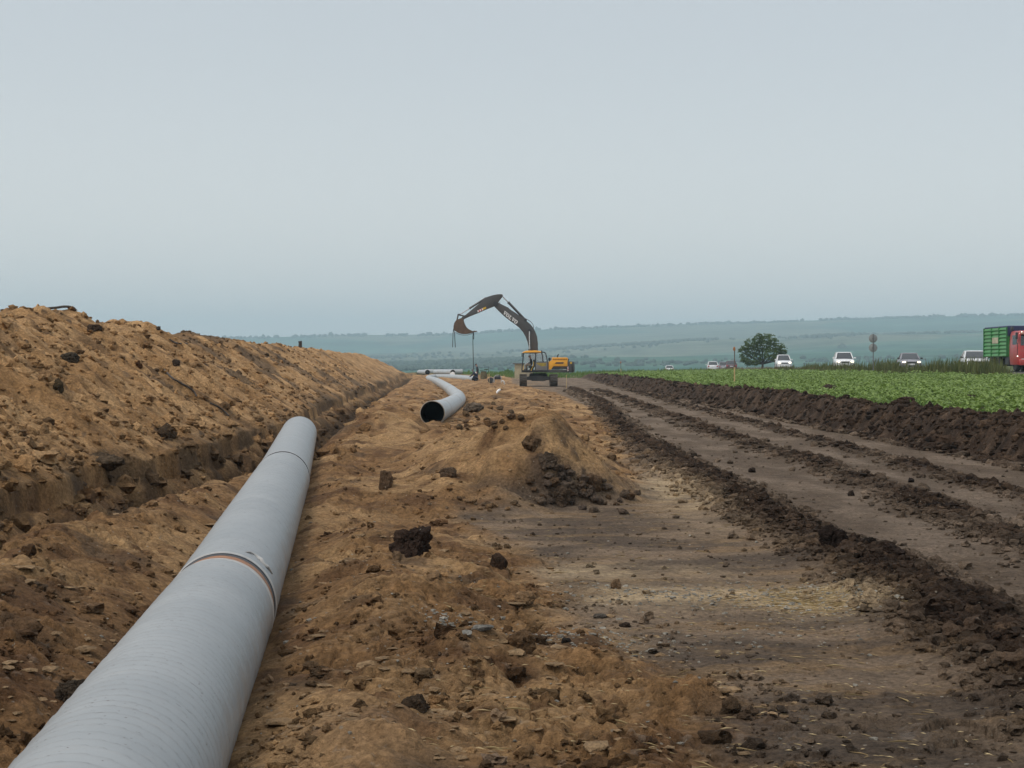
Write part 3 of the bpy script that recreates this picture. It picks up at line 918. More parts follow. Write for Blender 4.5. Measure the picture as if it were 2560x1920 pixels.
# far woods: crowns as rough lumps, too far off to count
def ico(sub):
    bm = bmesh.new(); bmesh.ops.create_icosphere(bm, subdivisions=sub, radius=1)
    v = np.array([p.co[:] for p in bm.verts]); f = np.array([[w.index for w in q.verts] for q in bm.faces]); bm.free()
    return v, f


ICO1, ICO2, ICO3 = ico(1), ico(2), ico(3)
rng_ = np.random.default_rng(11)


def blobs(name, P, S, matl, base=ICO1, jit=.25, colour=None, smooth=True, extra=None):
    """many lumps in one mesh: P centres (n,3), S radii (n,3)"""
    bv, bf = base; n = len(P)
    jitter = 1 + jit * rng_.standard_normal((n, len(bv), 1))
    ang = rng_.uniform(0, 2 * math.pi, n); ca_, sa = np.cos(ang), np.sin(ang)
    v = bv[None] * jitter
    vx = v[..., 0] * ca_[:, None] - v[..., 1] * sa[:, None]; vy = v[..., 0] * sa[:, None] + v[..., 1] * ca_[:, None]
    V = np.stack([vx, vy, v[..., 2]], -1) * S[:, None, :] + P[:, None, :]
    F = bf[None] + (np.arange(n) * len(bv))[:, None, None]
    c = None if colour is None else np.repeat(colour, len(bv), axis=0)
    me = np_mesh(name, V.reshape(-1, 3), F.reshape(-1, 3), c, smooth, extra)
    return link(name, me, matl)


M_WOOD = leaf_material('far_wood', (.028, .05, .032), (.048, .075, .045), .1, .9)
# crest line
cx_, cy_, sz = [], [], []
for k in range(1500):
    u = rng_.uniform(250, 2900); Y = rng_.uniform(5150, 5330)
    if perlin(np.array([u / 60.]), np.array([2.5]), 701)[0] < -.42: continue
    cx_.append((u - 1280) / FPX * Y); cy_.append(Y); sz.append(rng_.uniform(2.0, 5.0) * (1.5 if rng_.random() < .08 else 1))
cx_ = np.array(cx_); cy_ = np.array(cy_); sz = np.array(sz)
P = np.stack([cx_, cy_, hill_z(cx_, cy_) + sz * .55], -1)
tag(blobs('ridge_treeline', P, np.stack([sz * 1.1, sz, sz * .95], -1), M_WOOD), kind='stuff')
# woods on the slopes
Pw, Sw = [], []
PATCH = [(1500, 4, 3550, 220, 500, 90), (1620, 0, 3560, 70, 260, 90), (1120, 0, 2700, 190, 400, 120), (1180, 0, 2250, 230, 260, 70), (1000, 0, 2350, 200, 260, 80),
         (1330, 0, 2320, 120, 120, 40), (2060, 0, 3450, 120, 140, 40), (2330, 0, 3560, 260, 160, 30), (1400, 0, 1900, 500, 160, 60), (1050, 0, 1850, 250, 260, 90),
         (1720, 0, 3540, 60, 50, 20), (2200, 0, 2000, 500, 90, 60), (900, 0, 3500, 300, 200, 100)]
for (u0, _, Y0, du, n_, dY) in PATCH:
    for k in range(n_):
        u = rng_.normal(u0, du * .5); Y = Y0 + rng_.normal(0, dY)
        Pw.append(((u - 1280) / FPX * Y, Y, 0)); Sw.append(rng_.uniform(1.5, 3.6) * (Y / 2600) ** .5)
Pw = np.array(Pw); Sw = np.array(Sw); Pw[:, 2] = hill_z(Pw[:, 0], Pw[:, 1]) + Sw * .5
tag(blobs('hillside_woods', Pw, np.stack([Sw * 1.2, Sw * 1.2, Sw * .95], -1), M_WOOD, ICO2, .16), kind='stuff')

# ------------------------------------------------------------------ haze
hz = MB().box((0, 3500, 90), (8600, 7900, 250)).build('haze', None)
M_HAZE = bpy.data.materials.new('haze_air'); M_HAZE.use_nodes = True
nh = M_HAZE.node_tree; nh.nodes.clear()
oh = nh.nodes.new('ShaderNodeOutputMaterial'); pv = nh.nodes.new('ShaderNodeVolumePrincipled')
pv.inputs['Color'].default_value = (.66, .90, 1.0, 1)
pv.inputs['Density'].default_value = 0.00024
pv.inputs['Anisotropy'].default_value = 0.0
nh.links.new(pv.outputs[0], oh.inputs['Volume'])
hz.data.materials.append(M_HAZE)
tag(hz, kind='stuff')

# ------------------------------------------------------------------ road on its low embankment
RY = [60, 85, 120, 160, 210, 245, 280, 350, 410]
RX = [36.5, 36.2, 36.0, 35.9, 35.6, 34.2, 32.2, 30.9, 30.0]


def road_x(y): return float(np.interp(y, RY, RX))
def road_z(y):
    x = road_x(y)
    return gz(x, y) + .16


rs_y = np.linspace(40, 415, 180)
rv, rf, kv = [], [], []
prof = [(-7.5, -.55), (-4.4, -.02), (-3.6, 0.0), (0, .05), (3.6, 0.0), (4.4, -.02), (7.5, -.6)]
rc = [(.08, .10, .04), (.19, .17, .13), (.085, .083, .08), (.095, .093, .09), (.085, .083, .08), (.19, .17, .13), (.08, .1, .04)]
for y in rs_y:
    x0, z0 = road_x(y), road_z(y)
    for (o, dz), c in zip(prof, rc):
        rv.append((x0 + o, y, z0 + dz)); kv.append(c)
for i in range(len(rs_y) - 1):
    for k in range(len(prof) - 1):
        a = i * len(prof) + k
        rf.append((a, a + 1, a + len(prof) + 1, a + len(prof)))
tag(link('road', np_mesh('road', rv, rf, np.array(kv), True), M_SOIL), kind='structure')
M_LINE = mat('road_paint', (.7, .7, .68), .6, var=.1)
for off, dash in ((0, True), (-3.45, False), (3.45, False)):
    V, F = [], []
    for i in range(len(rs_y) - 1):
        if dash and i % 3 == 0: continue
        b0 = len(V)
        for y in (rs_y[i], rs_y[i + 1]):
            z = road_z(y) + (.05 if off == 0 else .002) + .006
            V += [(road_x(y) + off - .06, y, z), (road_x(y) + off + .06, y, z)]
        F.append((b0, b0 + 1, b0 + 3, b0 + 2))
    tag(link('road_marking', np_mesh('road_marking', V, F), M_LINE), kind='structure')
# ------------------------------------------------------------------ pipes
def ring_pts(r, z, n):
    return [(r * math.cos(2 * math.pi * k / n), r * math.sin(2 * math.pi * k / n), z) for k in range(n)]


def pipe_shell(name, a, b, parent, matl, n=96, r=RP, steps=40, end_a=True, end_b=True, helix=0.0):
    """straight pipe length from a to b, hollow, its own Z along the pipe"""
    a, b = Vector(a), Vector(b); Ln = (b - a).length
    mb = MB()
    zs = [Ln * i / steps for i in range(steps + 1)]
    prof = [(r, z) for z in zs]
    if end_b: prof += [(r - .004, Ln + .003), (r - .016, Ln + .003), (r - .018, Ln - .9)]
    if end_a: prof = [(r - .018, .9), (r - .016, -.003), (r - .004, -.003)] + prof
    rings = [ring_pts(rr, z, n) for rr, z in prof]
    mb.loft(rings, cap=False)
    if helix:          # spiral laps of the wrapped coating
        for i, p_ in enumerate(mb.v):
            rr_ = math.hypot(p_[0], p_[1])
            if abs(rr_ - r) > 1e-6: continue
            ph_ = p_[2] / .33 + math.atan2(p_[1], p_[0]) / (2 * math.pi)
            fr_ = ph_ % 1.0
            vary = .8 + .2 * math.sin(p_[2] * 1.7 + 2 * math.sin(p_[2] * .61)); f3_ = (ph_ * 3) % 1.0
            k_ = r + helix * (.35 * fr_ ** 4 + vary * f3_ ** 2.2)
            mb.v[i] = (p_[0] * k_ / rr_, p_[1] * k_ / rr_, p_[2])
    me = bpy.data.meshes.new(name); me.from_pydata(mb.v, [], mb.f)
    me.polygons.foreach_set('use_smooth', np.ones(len(me.polygons), dtype=bool)); me.set_sharp_from_angle(angle=R(40))
    o = link(name, me, matl, parent)
    o.location = a; o.rotation_mode = 'QUATERNION'; o.rotation_quaternion = (b - a).to_track_quat('Z', 'Y')
    return o


def band(name, p, axis, prof, parent, matl, n=96):
    mb = MB(); mb.loft([ring_pts(rr, z, n) for rr, z in prof], cap=False)
    o = mb.build(name, matl, parent)
    o.location = p; o.rotation_mode = 'QUATERNION'; o.rotation_quaternion = Vector(axis).to_track_quat('Z', 'Y')
    return o


NP = [Vector(p) for p in NEAR_PIPE]
pipe = thing('steel_pipe', 'long grey spiral-wrapped pipe in the near left, with an orange band round its joint', 'pipe')
for i in range(3):
    a, b = NP[i], NP[i + 1]; d = (b - a).normalized()
    g = .17 if i == 0 else .12
    aa = a if i == 0 else a + d * (.17 if i == 1 else .13)
    bb = b if i == 2 else b - d * (.17 if i == 0 else .13)
    pipe_shell('pipe_length', aa, bb, pipe, M_PIPE, end_a=(i == 0), end_b=(i == 2), steps=(900, 620, 60)[i], n=(112, 80, 80)[i], helix=(.0075, .0075, 0)[i])
for j, (k, bandmat) in enumerate(((1, M_RUST), (2, mat('rusty_joint', (.15, .09, .055), .6, var=.3, scale=10)))):
    d = (NP[k + 1] - NP[k - 1]).normalized()
    w = .17 if j == 0 else .13
    band('joint_band', NP[k], d, [(RP - .008, -w - .14), (RP - .006, -w), (RP - .006, w * .45), (RP - .006, w)], pipe, bandmat)
    band('coating_edge', NP[k], d, [(RP - .005, w * .45), (RP - .003, w * .5), (RP - .003, w * .80), (RP + .003, w * .82), (RP + .003, w)], pipe, M_BLACK)
    for s_ in (-1, 1):
        prof = [(RP + .001, -.05), (RP + .007, -.035), (RP + .004, -.012), (RP + .009, .008), (RP + .003, .03), (RP + .001, .08)]
        band('wrap_edge', NP[k] + d * s_ * (w + .035), d, [(rr if j == 0 else RP + (rr - RP) * .5, z) for rr, z in prof], pipe, M_WRAP)
# loose fold of clear wrap at the nearer joint
d = (NP[2] - NP[0]).normalized(); sx = d.cross(Vector((0, 0, 1))).normalized()
mbf = MB(); V0 = NP[1] + d * .42
fold = []
for i in range(9):
    an = R(22 + i * 5.0)
    q = V0 + (sx * math.sin(an) + Vector((0, 0, 1)) * math.cos(an)) * (RP + .004 + .012 * math.sin(i * 1.9) ** 2) + d * (.05 * math.sin(i * .8) + .012 * i)
    fold.append(q)
mbf.tube(fold, [.004 + .010 * math.sin(math.pi * i / 8) for i in range(9)], 6)
mbf.build('wrap_fold', M_WRAP, pipe)

# bent pipeline further on: straight lengths mitred together
bent = thing('bent_pipe', 'grey pipeline snaking away over the clay, its black open end towards us', 'pipe', FAR_PIPE[0])
FP = list(FAR_PIPE)


def smooth_path(P, m):
    out = []
    for i in range(len(P) - 1):
        p0, p1, p2, p3 = P[max(i - 1, 0)], P[i], P[i + 1], P[min(i + 2, len(P) - 1)]
        for k in range(m):
            t = k / m
            out.append(.5 * ((2 * p1) + (p2 - p0) * t + (2 * p0 - 5 * p1 + 4 * p2 - p3) * t * t + (3 * p1 - p0 - 3 * p2 + p3) * t ** 3))
    out.append(P[-1]); return out


SPP = smooth_path(FP, 8)
cuts = [0, 6, 12, 16, 22, 28, 34, 40, 46, 52, 56, 60, 66, 72]
for a, b in zip(cuts[:-1], cuts[1:]):
    pts = [p - FP[0] for p in SPP[a:b + 1]]
    MB().tube(pts, RP, 40, cap=False).build('pipe_length', M_PIPE2, bent)
for c in cuts[1:-1]:
    p = SPP[c] - FP[0]; t = (SPP[c + 1] - SPP[c - 1]).normalized()
    band('seam', p, t, [(RP + .001, -.06), (RP + .008, -.03), (RP + .008, .03), (RP + .001, .06)], bent, M_STEEL_EDGE, 40)
d0 = (SPP[1] - SPP[0]).normalized()
band('pipe_rim', (0, 0, 0), d0, [(RP, .10), (RP + .001, -.02), (RP - .008, -.04), (RP - .022, -.04), (RP - .024, .25)], bent, M_STEEL_EDGE, 64)
band('bore', (0, 0, 0), d0, [(RP - .024, .0), (RP - .03, 3.0), (.001, 3.05)], bent, M_BORE, 48)

# pipes waiting beyond the bend
def back_pipe(label, p, ang, Ln, tilt=0.0):
    o = thing('stored_pipe', label, 'pipe', p, 0, 'pipes lying beyond the bend')
    dv = Vector((math.sin(ang) * math.cos(tilt), math.cos(ang) * math.cos(tilt), math.sin(tilt)))
    pipe_shell('pipe_length', (0, 0, 0), dv * Ln, o, M_PIPE2, 32, steps=4)
    band('bore', dv * .12, dv, [(RP - .02, 0), (.001, .01)], o, M_BORE, 32)
    band('pipe_rim', (0, 0, 0), dv, [(RP + .001, .08), (RP + .004, -.015), (RP - .02, -.015), (RP - .02, .05)], o, M_STEEL_EDGE, 32)
    return o


back_pipe('leftmost grey pipe beyond the bend, small dark mouth by the spoil heap', at(1069, 931.0, 232), R(-14), 6)
back_pipe('grey pipe beyond the bend with a black mouth in the middle of the row', at(1106.5, 931.2, 230), R(-12), 6)
back_pipe('grey pipe beyond the bend with a half-blocked mouth nearest the welders', at(1132, 931, 226), R(-22), 6)
back_pipe('pale pipe lying crosswise behind the three open pipe mouths', at(1062, 929.5, 240), R(86), 5.4)
sh = thing('pipe_end_cover', 'white sheet hanging half across a pipe mouth beyond the bend', 'sheet', at(1131, 933, 225.3))
mbs = MB(); rr_ = []
for i in range(7):
    a_ = -.30 + .1 * i
    rr_.append([Vector((a_, .03 * math.sin(i * 2.1), .22 - .5 * abs(a_ - .05))), Vector((a_ * 1.1, -.02 + .02 * math.sin(i * 1.3), -.12)), Vector((a_ * 1.3 - .05, -.06, -.42 - .04 * (i % 2)))])
for i in range(6):
    for k in range(2):
        mbs._add([rr_[i][k], rr_[i + 1][k], rr_[i + 1][k + 1], rr_[i][k + 1]], [(0, 1, 2, 3)])
mbs.build('sheet_cloth', M_WHITE, sh)

# ------------------------------------------------------------------ excavator
EX0 = at(1345.8, 967, 145.0)
EX0.z = gz(EX0.x, EX0.y) + .01
dzx = at(1345.8, 967, 145.0).z - EX0.z
ex = thing('excavator', 'yellow and grey crawler excavator holding its boom and bucket out over the pipeline', 'excavator', EX0)


def q(x, y):      # side elevation, metres
    return ((x - 1471) / 139.5, (1285 - y) / 139.5 + dzx)


def pts(L_): return [q(*p) for p in L_]


# tracks: loops seen end-on
def track_loop(y, k):   # centre line of the shoes
    r = .47; half = 1.75
    per = 4 * half + 2 * math.pi * r; s_ = (k * per) % per
    if s_ < 2 * half: return (-half + s_, r, 0.0)
    s_ -= 2 * half
    if s_ < math.pi * r: a_ = s_ / r; return (half + r * math.sin(a_), r * math.cos(a_), a_)
    s_ -= math.pi * r
    if s_ < 2 * half: return (half - s_, -r, math.pi)
    s_ -= 2 * half
    a_ = s_ / r; return (-half - r * math.sin(a_), -r * math.cos(a_), math.pi + a_)


shoe_me = None
for sx_ in (-1.31, 1.31):
    tr = MB()
    tr.box((sx_, 0, .50), (.30, 3.3, .42))
    tr.cbox((sx_, 0, .55), (.38, 2.3, .5), .06)
    t_ob = tr.build('track_frame', M_DARKGREY, ex)
    for wy in (-1.75, 1.75):
        MB().lathe([(.12, -.16), (.38, -.14), (.40, -.05), (.40, .05), (.38, .14), (.12, .16)], (sx_, wy, .50), 'x', 20).build('sprocket', M_TRACK, t_ob)
    for wy in (-1.1, -.55, 0, .55, 1.1):
        MB().lathe([(.05, -.18), (.17, -.17), (.17, .17), (.05, .18)], (sx_, wy, .22), 'x', 14).build('roller', M_TRACK, t_ob)
    N = 46
    for k in range(N):
        yy, zz, an = track_loop(0, k / N)
        if shoe_me is None:
            m_ = MB(); m_.box((0, 0, 0), (.62, .205, .025))
            for gy in (-.07, 0, .07): m_.box((0, gy, .028), (.60, .018, .032))
            s_o = m_.build('track_shoe', M_TRACK, t_ob); shoe_me = s_o.data
        else:
            s_o = bpy.data.objects.new('track_shoe', shoe_me); COL.objects.link(s_o); s_o.parent = t_ob
        s_o.location = (sx_, yy, .52 + zz); s_o.rotation_euler = (-an, 0, 0)
car_ = MB()
car_.lathe([(.72, .62), (.78, .70), (.78, 1.05), (.66, 1.18)], (0, 0, dzx), 'z', 28)
car_.loft([[(-.5, -.9, .95 + dzx), (-.5, .9, .95 + dzx), (-.45, .9, .55 + dzx), (-.45, -.9, .55 + dzx)], [(-1.05, -.95, .86 + dzx), (-1.05, .95, .86 + dzx), (-1.0, .95, .6 + dzx), (-1.0, -.95, .6 + dzx)]])
car_.loft([[(.5, -.9, .95 + dzx), (.5, .9, .95 + dzx), (.45, .9, .55 + dzx), (.45, -.9, .55 + dzx)], [(1.05, -.95, .86 + dzx), (1.05, .95, .86 + dzx), (1.0, .95, .6 + dzx), (1.0, -.95, .6 + dzx)]])
car_.box((0, 0, .72 + dzx), (1.2, 1.9, .42))
car_.build('undercarriage', M_DARKGREY, ex)

hb = MB(); hb.prism(pts([(1268, 1112), (1268, 1082), (1590, 1078), (1815, 1078), (1815, 1112)]), -1.42, 1.42)
hb.build('deck', M_DARKGREY, ex, .02)
# engine house: yellow upper cowl, grey lower doors
eh = MB(); eh.prism(pts([(1592, 1074), (1590, 990), (1622, 968), (1815, 968), (1815, 1074)]), -1.36, 1.40); eh.build('engine_house', M_DARKGREY, ex, .03)
up_ = MB(); up_.prism(pts([(1590, 1072), (1590, 988), (1622, 968), (1816, 968), (1816, 1038), (1648, 1038), (1612, 1085), (1590, 1092)]), -1.40, -1.34)
up_.build('cowl_door', M_YELLOW, ex, .015)
hd = MB(); hd.prism(pts([(1634, 970), (1634, 943), (1648, 932), (1808, 932), (1822, 943), (1822, 970)]), -1.30, 1.30); hood = hd.build('hood', M_YELLOW, ex, .03)
for k in range(9):
    x0 = 1646 + k * 18.5
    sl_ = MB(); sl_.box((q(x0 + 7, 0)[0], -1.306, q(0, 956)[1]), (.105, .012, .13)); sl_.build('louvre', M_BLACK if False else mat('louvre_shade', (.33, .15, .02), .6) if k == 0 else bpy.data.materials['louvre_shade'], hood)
sl_ = MB(); sl_.prism(pts([(1680, 990), (1772, 990), (1764, 1008), (1664, 1008)]), -1.408, -1.398); sl_.build('air_slot', M_BLACK, ex)
sl_ = MB(); sl_.prism(pts([(1650, 1046), (1740, 1046), (1715, 1076), (1630, 1076)]), -1.372, -1.36); sl_.build('lower_panel', M_BLACK, ex)
cw = MB()
cwr = []
for (yy, x1) in ((-1.40, 1868), (-1.1, 1893), (-.5, 1905), (.5, 1905), (1.1, 1893), (1.42, 1868)):
    cwr.append([Vector((a_, yy, b_)) for a_, b_ in pts([(1817, 1112), (1817, 978), (x1 - 10, 980), (x1, 990), (x1 + 2, 1090), (x1 - 12, 1112)])])
cw.loft(cwr); cw.build('counterweight', M_DARKGREY, ex, .02)
pl_ = MB(); pl_.box((q(1782, 0)[0], -1.375, q(0, 1083)[1]), (.30, .012, .11)); pl_.build('model_plate', M_WHITE, ex)
for k, (ya, c_) in enumerate(((1046, M_WHITE), (1056, M_RED), (1066, M_WHITE), (1076, M_RED), (1086, M_WHITE))):
    st = MB(); st.prism(pts([(1815, ya), (1827, ya - 5), (1827, ya + 5), (1815, ya + 10)]), -1.425, -1.41); st.build('warning_stripe', c_, ex)
yb = MB(); yb.box((q(1866, 0)[0] - .06, -1.43, q(0, 998)[1]), (.16, .012, .16)); yb.build('yellow_sticker', M_DECAL, ex)
exh = MB(); exh.tube([(q(1704, 0)[0], .2, q(0, 935)[1]), (q(1704, 0)[0], .2, q(0, 912)[1]), (q(1708, 0)[0], .2, q(0, 902)[1]), (q(1720, 0)[0], .2, q(0, 896)[1])], .055, 10); exh.build('exhaust_stack', M_BLACK, ex)
mr = MB(); mr.cbox((q(1602, 0)[0], -1.25, q(0, 952)[1]), (.20, .10, .24), .04); mr.tube([(q(1602, 0)[0], -1.25, q(0, 966)[1]), (q(1604, 0)[0], -1.25, q(0, 990)[1])], .04, 8); mr.build('rear_mirror', M_BLACK, ex)
mr = MB(); mr.cbox((q(1839, 0)[0], .9, q(0, 957)[1]), (.11, .10, .13), .03); mr.tube([(q(1838, 0)[0], .9, q(0, 962)[1]), (q(1836, 0)[0], .9, q(0, 982)[1])], .03, 8); mr.build('rear_camera', M_BLACK, ex)
rl = MB(); rl.tube([(q(1600, 0)[0], 1.3, q(0, 990)[1]), (q(1600, 0)[0], 1.3, q(0, 945)[1]), (q(1660, 0)[0], 1.3, q(0, 925)[1])], .018, 6); rl.build('grab_rail', M_YELLOW, ex)

# cab: near side of the machine, facing -X
Y0, Y1 = -1.46, -.44
fr = MB()
front = [(1272, 1085), (1276, 1040), (1292, 880)]
for yy in (Y0, Y1):
    fr.tube([(x_, yy, z_) for x_, z_ in pts(front)], .045, 8)
    fr.tube([(x_, yy, z_) for x_, z_ in pts([(1436, 1085), (1436, 1000), (1440, 880)])], .035, 8)
    fr.tube([(x_, yy, z_) for x_, z_ in pts([(1508, 872), (1520, 930), (1524, 985)])], .045, 8)
    fr.tube([(x_, yy, z_) for x_, z_ in pts([(1500, 866), (1545, 872), (1556, 885), (1578, 985), (1580, 1088)])], .04, 8)
    fr.tube([(x_, yy, z_) for x_, z_ in pts([(1290, 878), (1510, 874)])], .04, 8)
    fr.tube([(x_, yy, z_) for x_, z_ in pts([(1270, 1088), (1582, 1088)])], .05, 8)
    fr.tube([(x_, yy, z_) for x_, z_ in pts([(1436, 988), (1580, 985)])], .03, 8)
for P_ in ((1272, 1085), (1292, 878), (1580, 1085), (1556, 885)):
    x_, z_ = q(*P_); fr.tube([(x_, Y0, z_), (x_, Y1, z_)], .04, 8)
cabf = fr.build('cab_frame', M_BLACK, ex)
rf_ = MB(); rfr = []
for yy, ins in ((Y0 - .03, 6), (Y0 + .10, 0), (Y1 - .10, 0), (Y1 + .03, 6)):
    rfr.append([Vector((a_, yy, b_)) for a_, b_ in pts([(1280 + ins, 880), (1282 + ins, 868 + ins * .6), (1320, 853 + ins * .7), (1440, 849 + ins * .7), (1500 - ins, 858 + ins * .6), (1512 - ins, 872), (1510 - ins, 880)])])
rf_.loft(rfr); rf_.build('cab_roof', M_YELLOW, ex, .01)
lp = MB(); lp.prism(pts([(1436, 1084), (1436, 992), (1580, 990), (1580, 1084)]), Y0 - .03, Y0 + .03)
dp = lp.build('door_panel', mat('door_grey', (.17, .165, .165), .45, var=.1, dirt=(.2, .15, .09), dirt_amt=.5), ex, .01)
ly = MB(); ly.prism(pts([(1446, 998), (1560, 998), (1560, 1034), (1500, 1038), (1452, 1012)]), Y0 - .034, Y0 - .031); ly.build('yellow_flash', mat('muddy_yellow', (.30, .22, .03), .5, var=.25, scale=5), dp)
fl = MB(); fl.box((-.30, (Y0 + Y1) / 2, q(0, 1090)[1]), (2.2, 1.0, .08)); fl.build('cab_floor', M_BLACK, ex)
def pane(P_, y_, nm='side_glass'):
    m_ = MB(); m_.prism(pts(P_), y_ - .004, y_ + .004); m_.build(nm, M_GLASS, ex)
pane([(1442, 984), (1445, 884), (1506, 882), (1518, 930), (1521, 982)], Y0)
pane([(1528, 982), (1514, 884), (1550, 886), (1574, 980)], Y0)
pane([(1300, 1080), (1302, 884), (1432, 884), (1430, 1080)], Y1)
pane([(1442, 1080), (1445, 884), (1506, 882), (1518, 930), (1521, 1080)], Y1)
m_ = MB(); a0, a1 = q(1274, 1050), q(1291, 882)
m_._add([(a0[0], Y0 + .05, a0[1]), (a0[0], Y1 - .05, a0[1]), (a1[0], Y1 - .05, a1[1]), (a1[0], Y0 + .05, a1[1])], [(0, 1, 2, 3)]); m_.build('windscreen', M_GLASS, ex)
hr = MB(); hr.tube([(x_, Y0 - .06, z_) for x_, z_ in pts([(1382, 1092), (1392, 1062), (1410, 1030), (1413, 985)])], .022, 8); hr.build('hand_rail', M_DECAL, ex)
hr = MB(); hr.tube([(x_, Y0 - .06, z_) for x_, z_ in pts([(1288, 1085), (1290, 1030)])], .018, 8); hr.build('hand_rail', M_DECAL, ex)
mr = MB(); mr.cbox((q(1274, 0)[0], Y0 - .16, q(0, 902)[1]), (.08, .18, .30), .02); mr.tube([(q(1278, 0)[0], Y0 - .12, q(0, 888)[1]), (q(1294, 0)[0], Y0, q(0, 878)[1])], .015, 6); mr.build('cab_mirror', M_BLACK, ex)
be = MB(); be.lathe([(.03, 0), (.05, .02), (.05, .10), (.02, .13)], (q(1508, 0)[0], Y1, q(0, 866)[1]), 'z', 12); be.build('beacon', M_BLACK, ex)
se = MB()
se.cbox((q(1385, 0)[0], -.93, q(0, 1045)[1]), (.50, .5, .14), .04); se.cbox((q(1418, 0)[0], -.93, q(0, 1000)[1]), (.13, .48, .62), .04); se.box((q(1390, 0)[0], -.93, q(0, 1072)[1]), (.3, .3, .25))
se.build('operator_seat', M_BLACKCLOTH, ex, .015)
cn = MB(); cn.cbox((q(1325, 0)[0], -.70, q(0, 1050)[1]), (.22, .3, .5), .04); cn.tube([(q(1335, 0)[0], -.72, q(0, 1030)[1]), (q(1345, 0)[0], -.75, q(0, 1005)[1])], .02, 6); cn.build('control_console', M_BLACK, ex)

# boom, stick, bucket, cylinders
BY = .12
boom_o = [(1467, 860), (1466, 760), (1456, 680), (1436, 625), (1408, 572), (1370, 526), (1318, 486), (1262, 440), (1200, 398), (1140, 358), (1080, 322), (1010, 283), (985, 268), (958, 262),
          (938, 278), (932, 300), (945, 322), (985, 365), (1060, 435), (1130, 490), (1185, 528), (1240, 572), (1285, 625), (1318, 682), (1340, 740), (1354, 800), (1358, 860), (1368, 940), (1376, 1030), (1396, 1056), (1426, 1050), (1450, 960)]
bm_ = MB(); bm_.prism(pts(boom_o), BY - .30, BY + .30); boom = bm_.build('boom', M_BOOM, ex, .02)
cp = MB()
for P_, r_ in (((1362, 612), .16), ((958, 290), .20), ((1318, 480), .12)):
    x_, z_ = q(*P_); cp.lathe([(r_ * .3, -.36), (r_, -.35), (r_, .35), (r_ * .3, .36)], (x_, BY, z_), 'y', 18)
cp.build('pivot_pin', M_BLACK, boom)
stick_o = [(1046, 180), (1028, 170), (980, 172), (925, 182), (880, 196), (840, 210), (832, 222), (700, 332), (596, 420), (562, 436), (545, 455), (552, 474), (578, 470), (640, 440), (745, 398), (850, 352), (918, 326), (938, 318), (985, 275), (1012, 236), (1040, 200)]
sb = MB(); sb.prism(pts(stick_o), BY - .24, BY + .24); stick = sb.build('stick', M_BOOM, ex, .02)


def cyl(name, A, B, t, rb, rr_, yoff=(0,), parent=ex):
    for yo in yoff:
        a_ = Vector((q(*A)[0], BY + yo, q(*A)[1])); b_ = Vector((q(*B)[0], BY + yo, q(*B)[1])); m_ = a_.lerp(b_, t)
        c_ = MB(); c_.tube([a_, m_], rb, 12); c_.tube([m_, m_ + (b_ - m_).normalized() * .12], rb * 1.2, 12)
        o = c_.build(name, M_BOOM, parent)
        r_ = MB(); r_.tube([m_, b_], rr_, 10); r_.build('piston_rod', M_CHROME, o)


cyl('stick_cylinder', (1315, 482), (1043, 198), .72, .105, .05)
cyl('bucket_cylinder', (842, 214), (530, 412), .60, .085, .045)
cyl('boom_cylinder', (1372, 1040), (1362, 618), .45, .10, .055, (-.42, .42))
lk = MB()
for yo in (-.20, .20):
    for A, B in (((506, 416), (584, 434)), ((506, 416), (490, 488)), ((530, 412), (506, 416))):
        lk.tube([(q(*A)[0], BY + yo, q(*A)[1]), (q(*B)[0], BY + yo, q(*B)[1])], .055, 8)
for P_ in ((506, 416), (584, 434), (490, 488)):
    lk.tube([(q(*P_)[0], BY - .26, q(*P_)[1]), (q(*P_)[0], BY + .26, q(*P_)[1])], .06, 10)
lk.build('bucket_linkage', M_BOOM, ex)
# bucket: side plates, curved back sheet, cutting lip with teeth
bo = [(480, 492), (524, 470), (568, 472), (576, 506), (590, 542), (612, 575), (640, 596), (682, 616), (690, 628), (648, 641), (600, 648), (552, 648), (506, 636), (470, 614), (454, 596), (452, 566), (460, 524)]
bw = .72
bk = MB()
for yo in (-bw, bw):
    bk.prism(pts(bo), BY + yo - .03, BY + yo + .03)
back = [(568, 472), (524, 470), (480, 492), (460, 524), (452, 566), (454, 596), (470, 614), (506, 636), (552, 648), (600, 648), (648, 641), (690, 628)]
outer = pts(back); cx0, cz0 = q(590, 555)
inner = [(a_ + (cx0 - a_) * .05, b_ + (cz0 - b_) * .05) for a_, b_ in outer]
bk.loft([[Vector((a_, BY - bw + .03, b_)), Vector((a_, BY + bw - .03, b_)), Vector((c_, BY + bw - .03, d_)), Vector((c_, BY - bw + .03, d_))] for (a_, b_), (c_, d_) in zip(outer, inner)])
bucket = bk.build('bucket', M_BUCKET, ex)
for k in range(5):
    yo = -bw + .06 + k * (2 * bw - .12) / 4
    t_ = MB(); tp = pts([(676, 618), (700, 612), (732, 613), (730, 618), (700, 627), (678, 632)]); t_.prism(tp, BY + yo - .06, BY + yo + .06); t_.build('bucket_tooth', M_BUCKET, bucket)
ea = MB()
for yo in (-.2, .2): ea.prism(pts([(478, 500), (484, 478), (500, 474), (560, 452), (578, 470), (560, 500)]), BY + yo - .03, BY + yo + .03)
ea.build('bucket_ear', M_BUCKET, bucket)
hs = MB()
for yo in (-.1, .0, .1):
    hs.tube([(x_, BY + yo, z_) for x_, z_ in pts([(1310, 470), (1345, 478), (1385, 505), (1408, 538), (1416, 580)])], .022, 6)
    hs.tube([(x_, BY + yo, z_) for x_, z_ in pts([(1010, 262), (1000, 285), (1030, 296), (1120, 340)])], .02, 6)
hs.build('hydraulic_hose', M_BLACKR, ex)
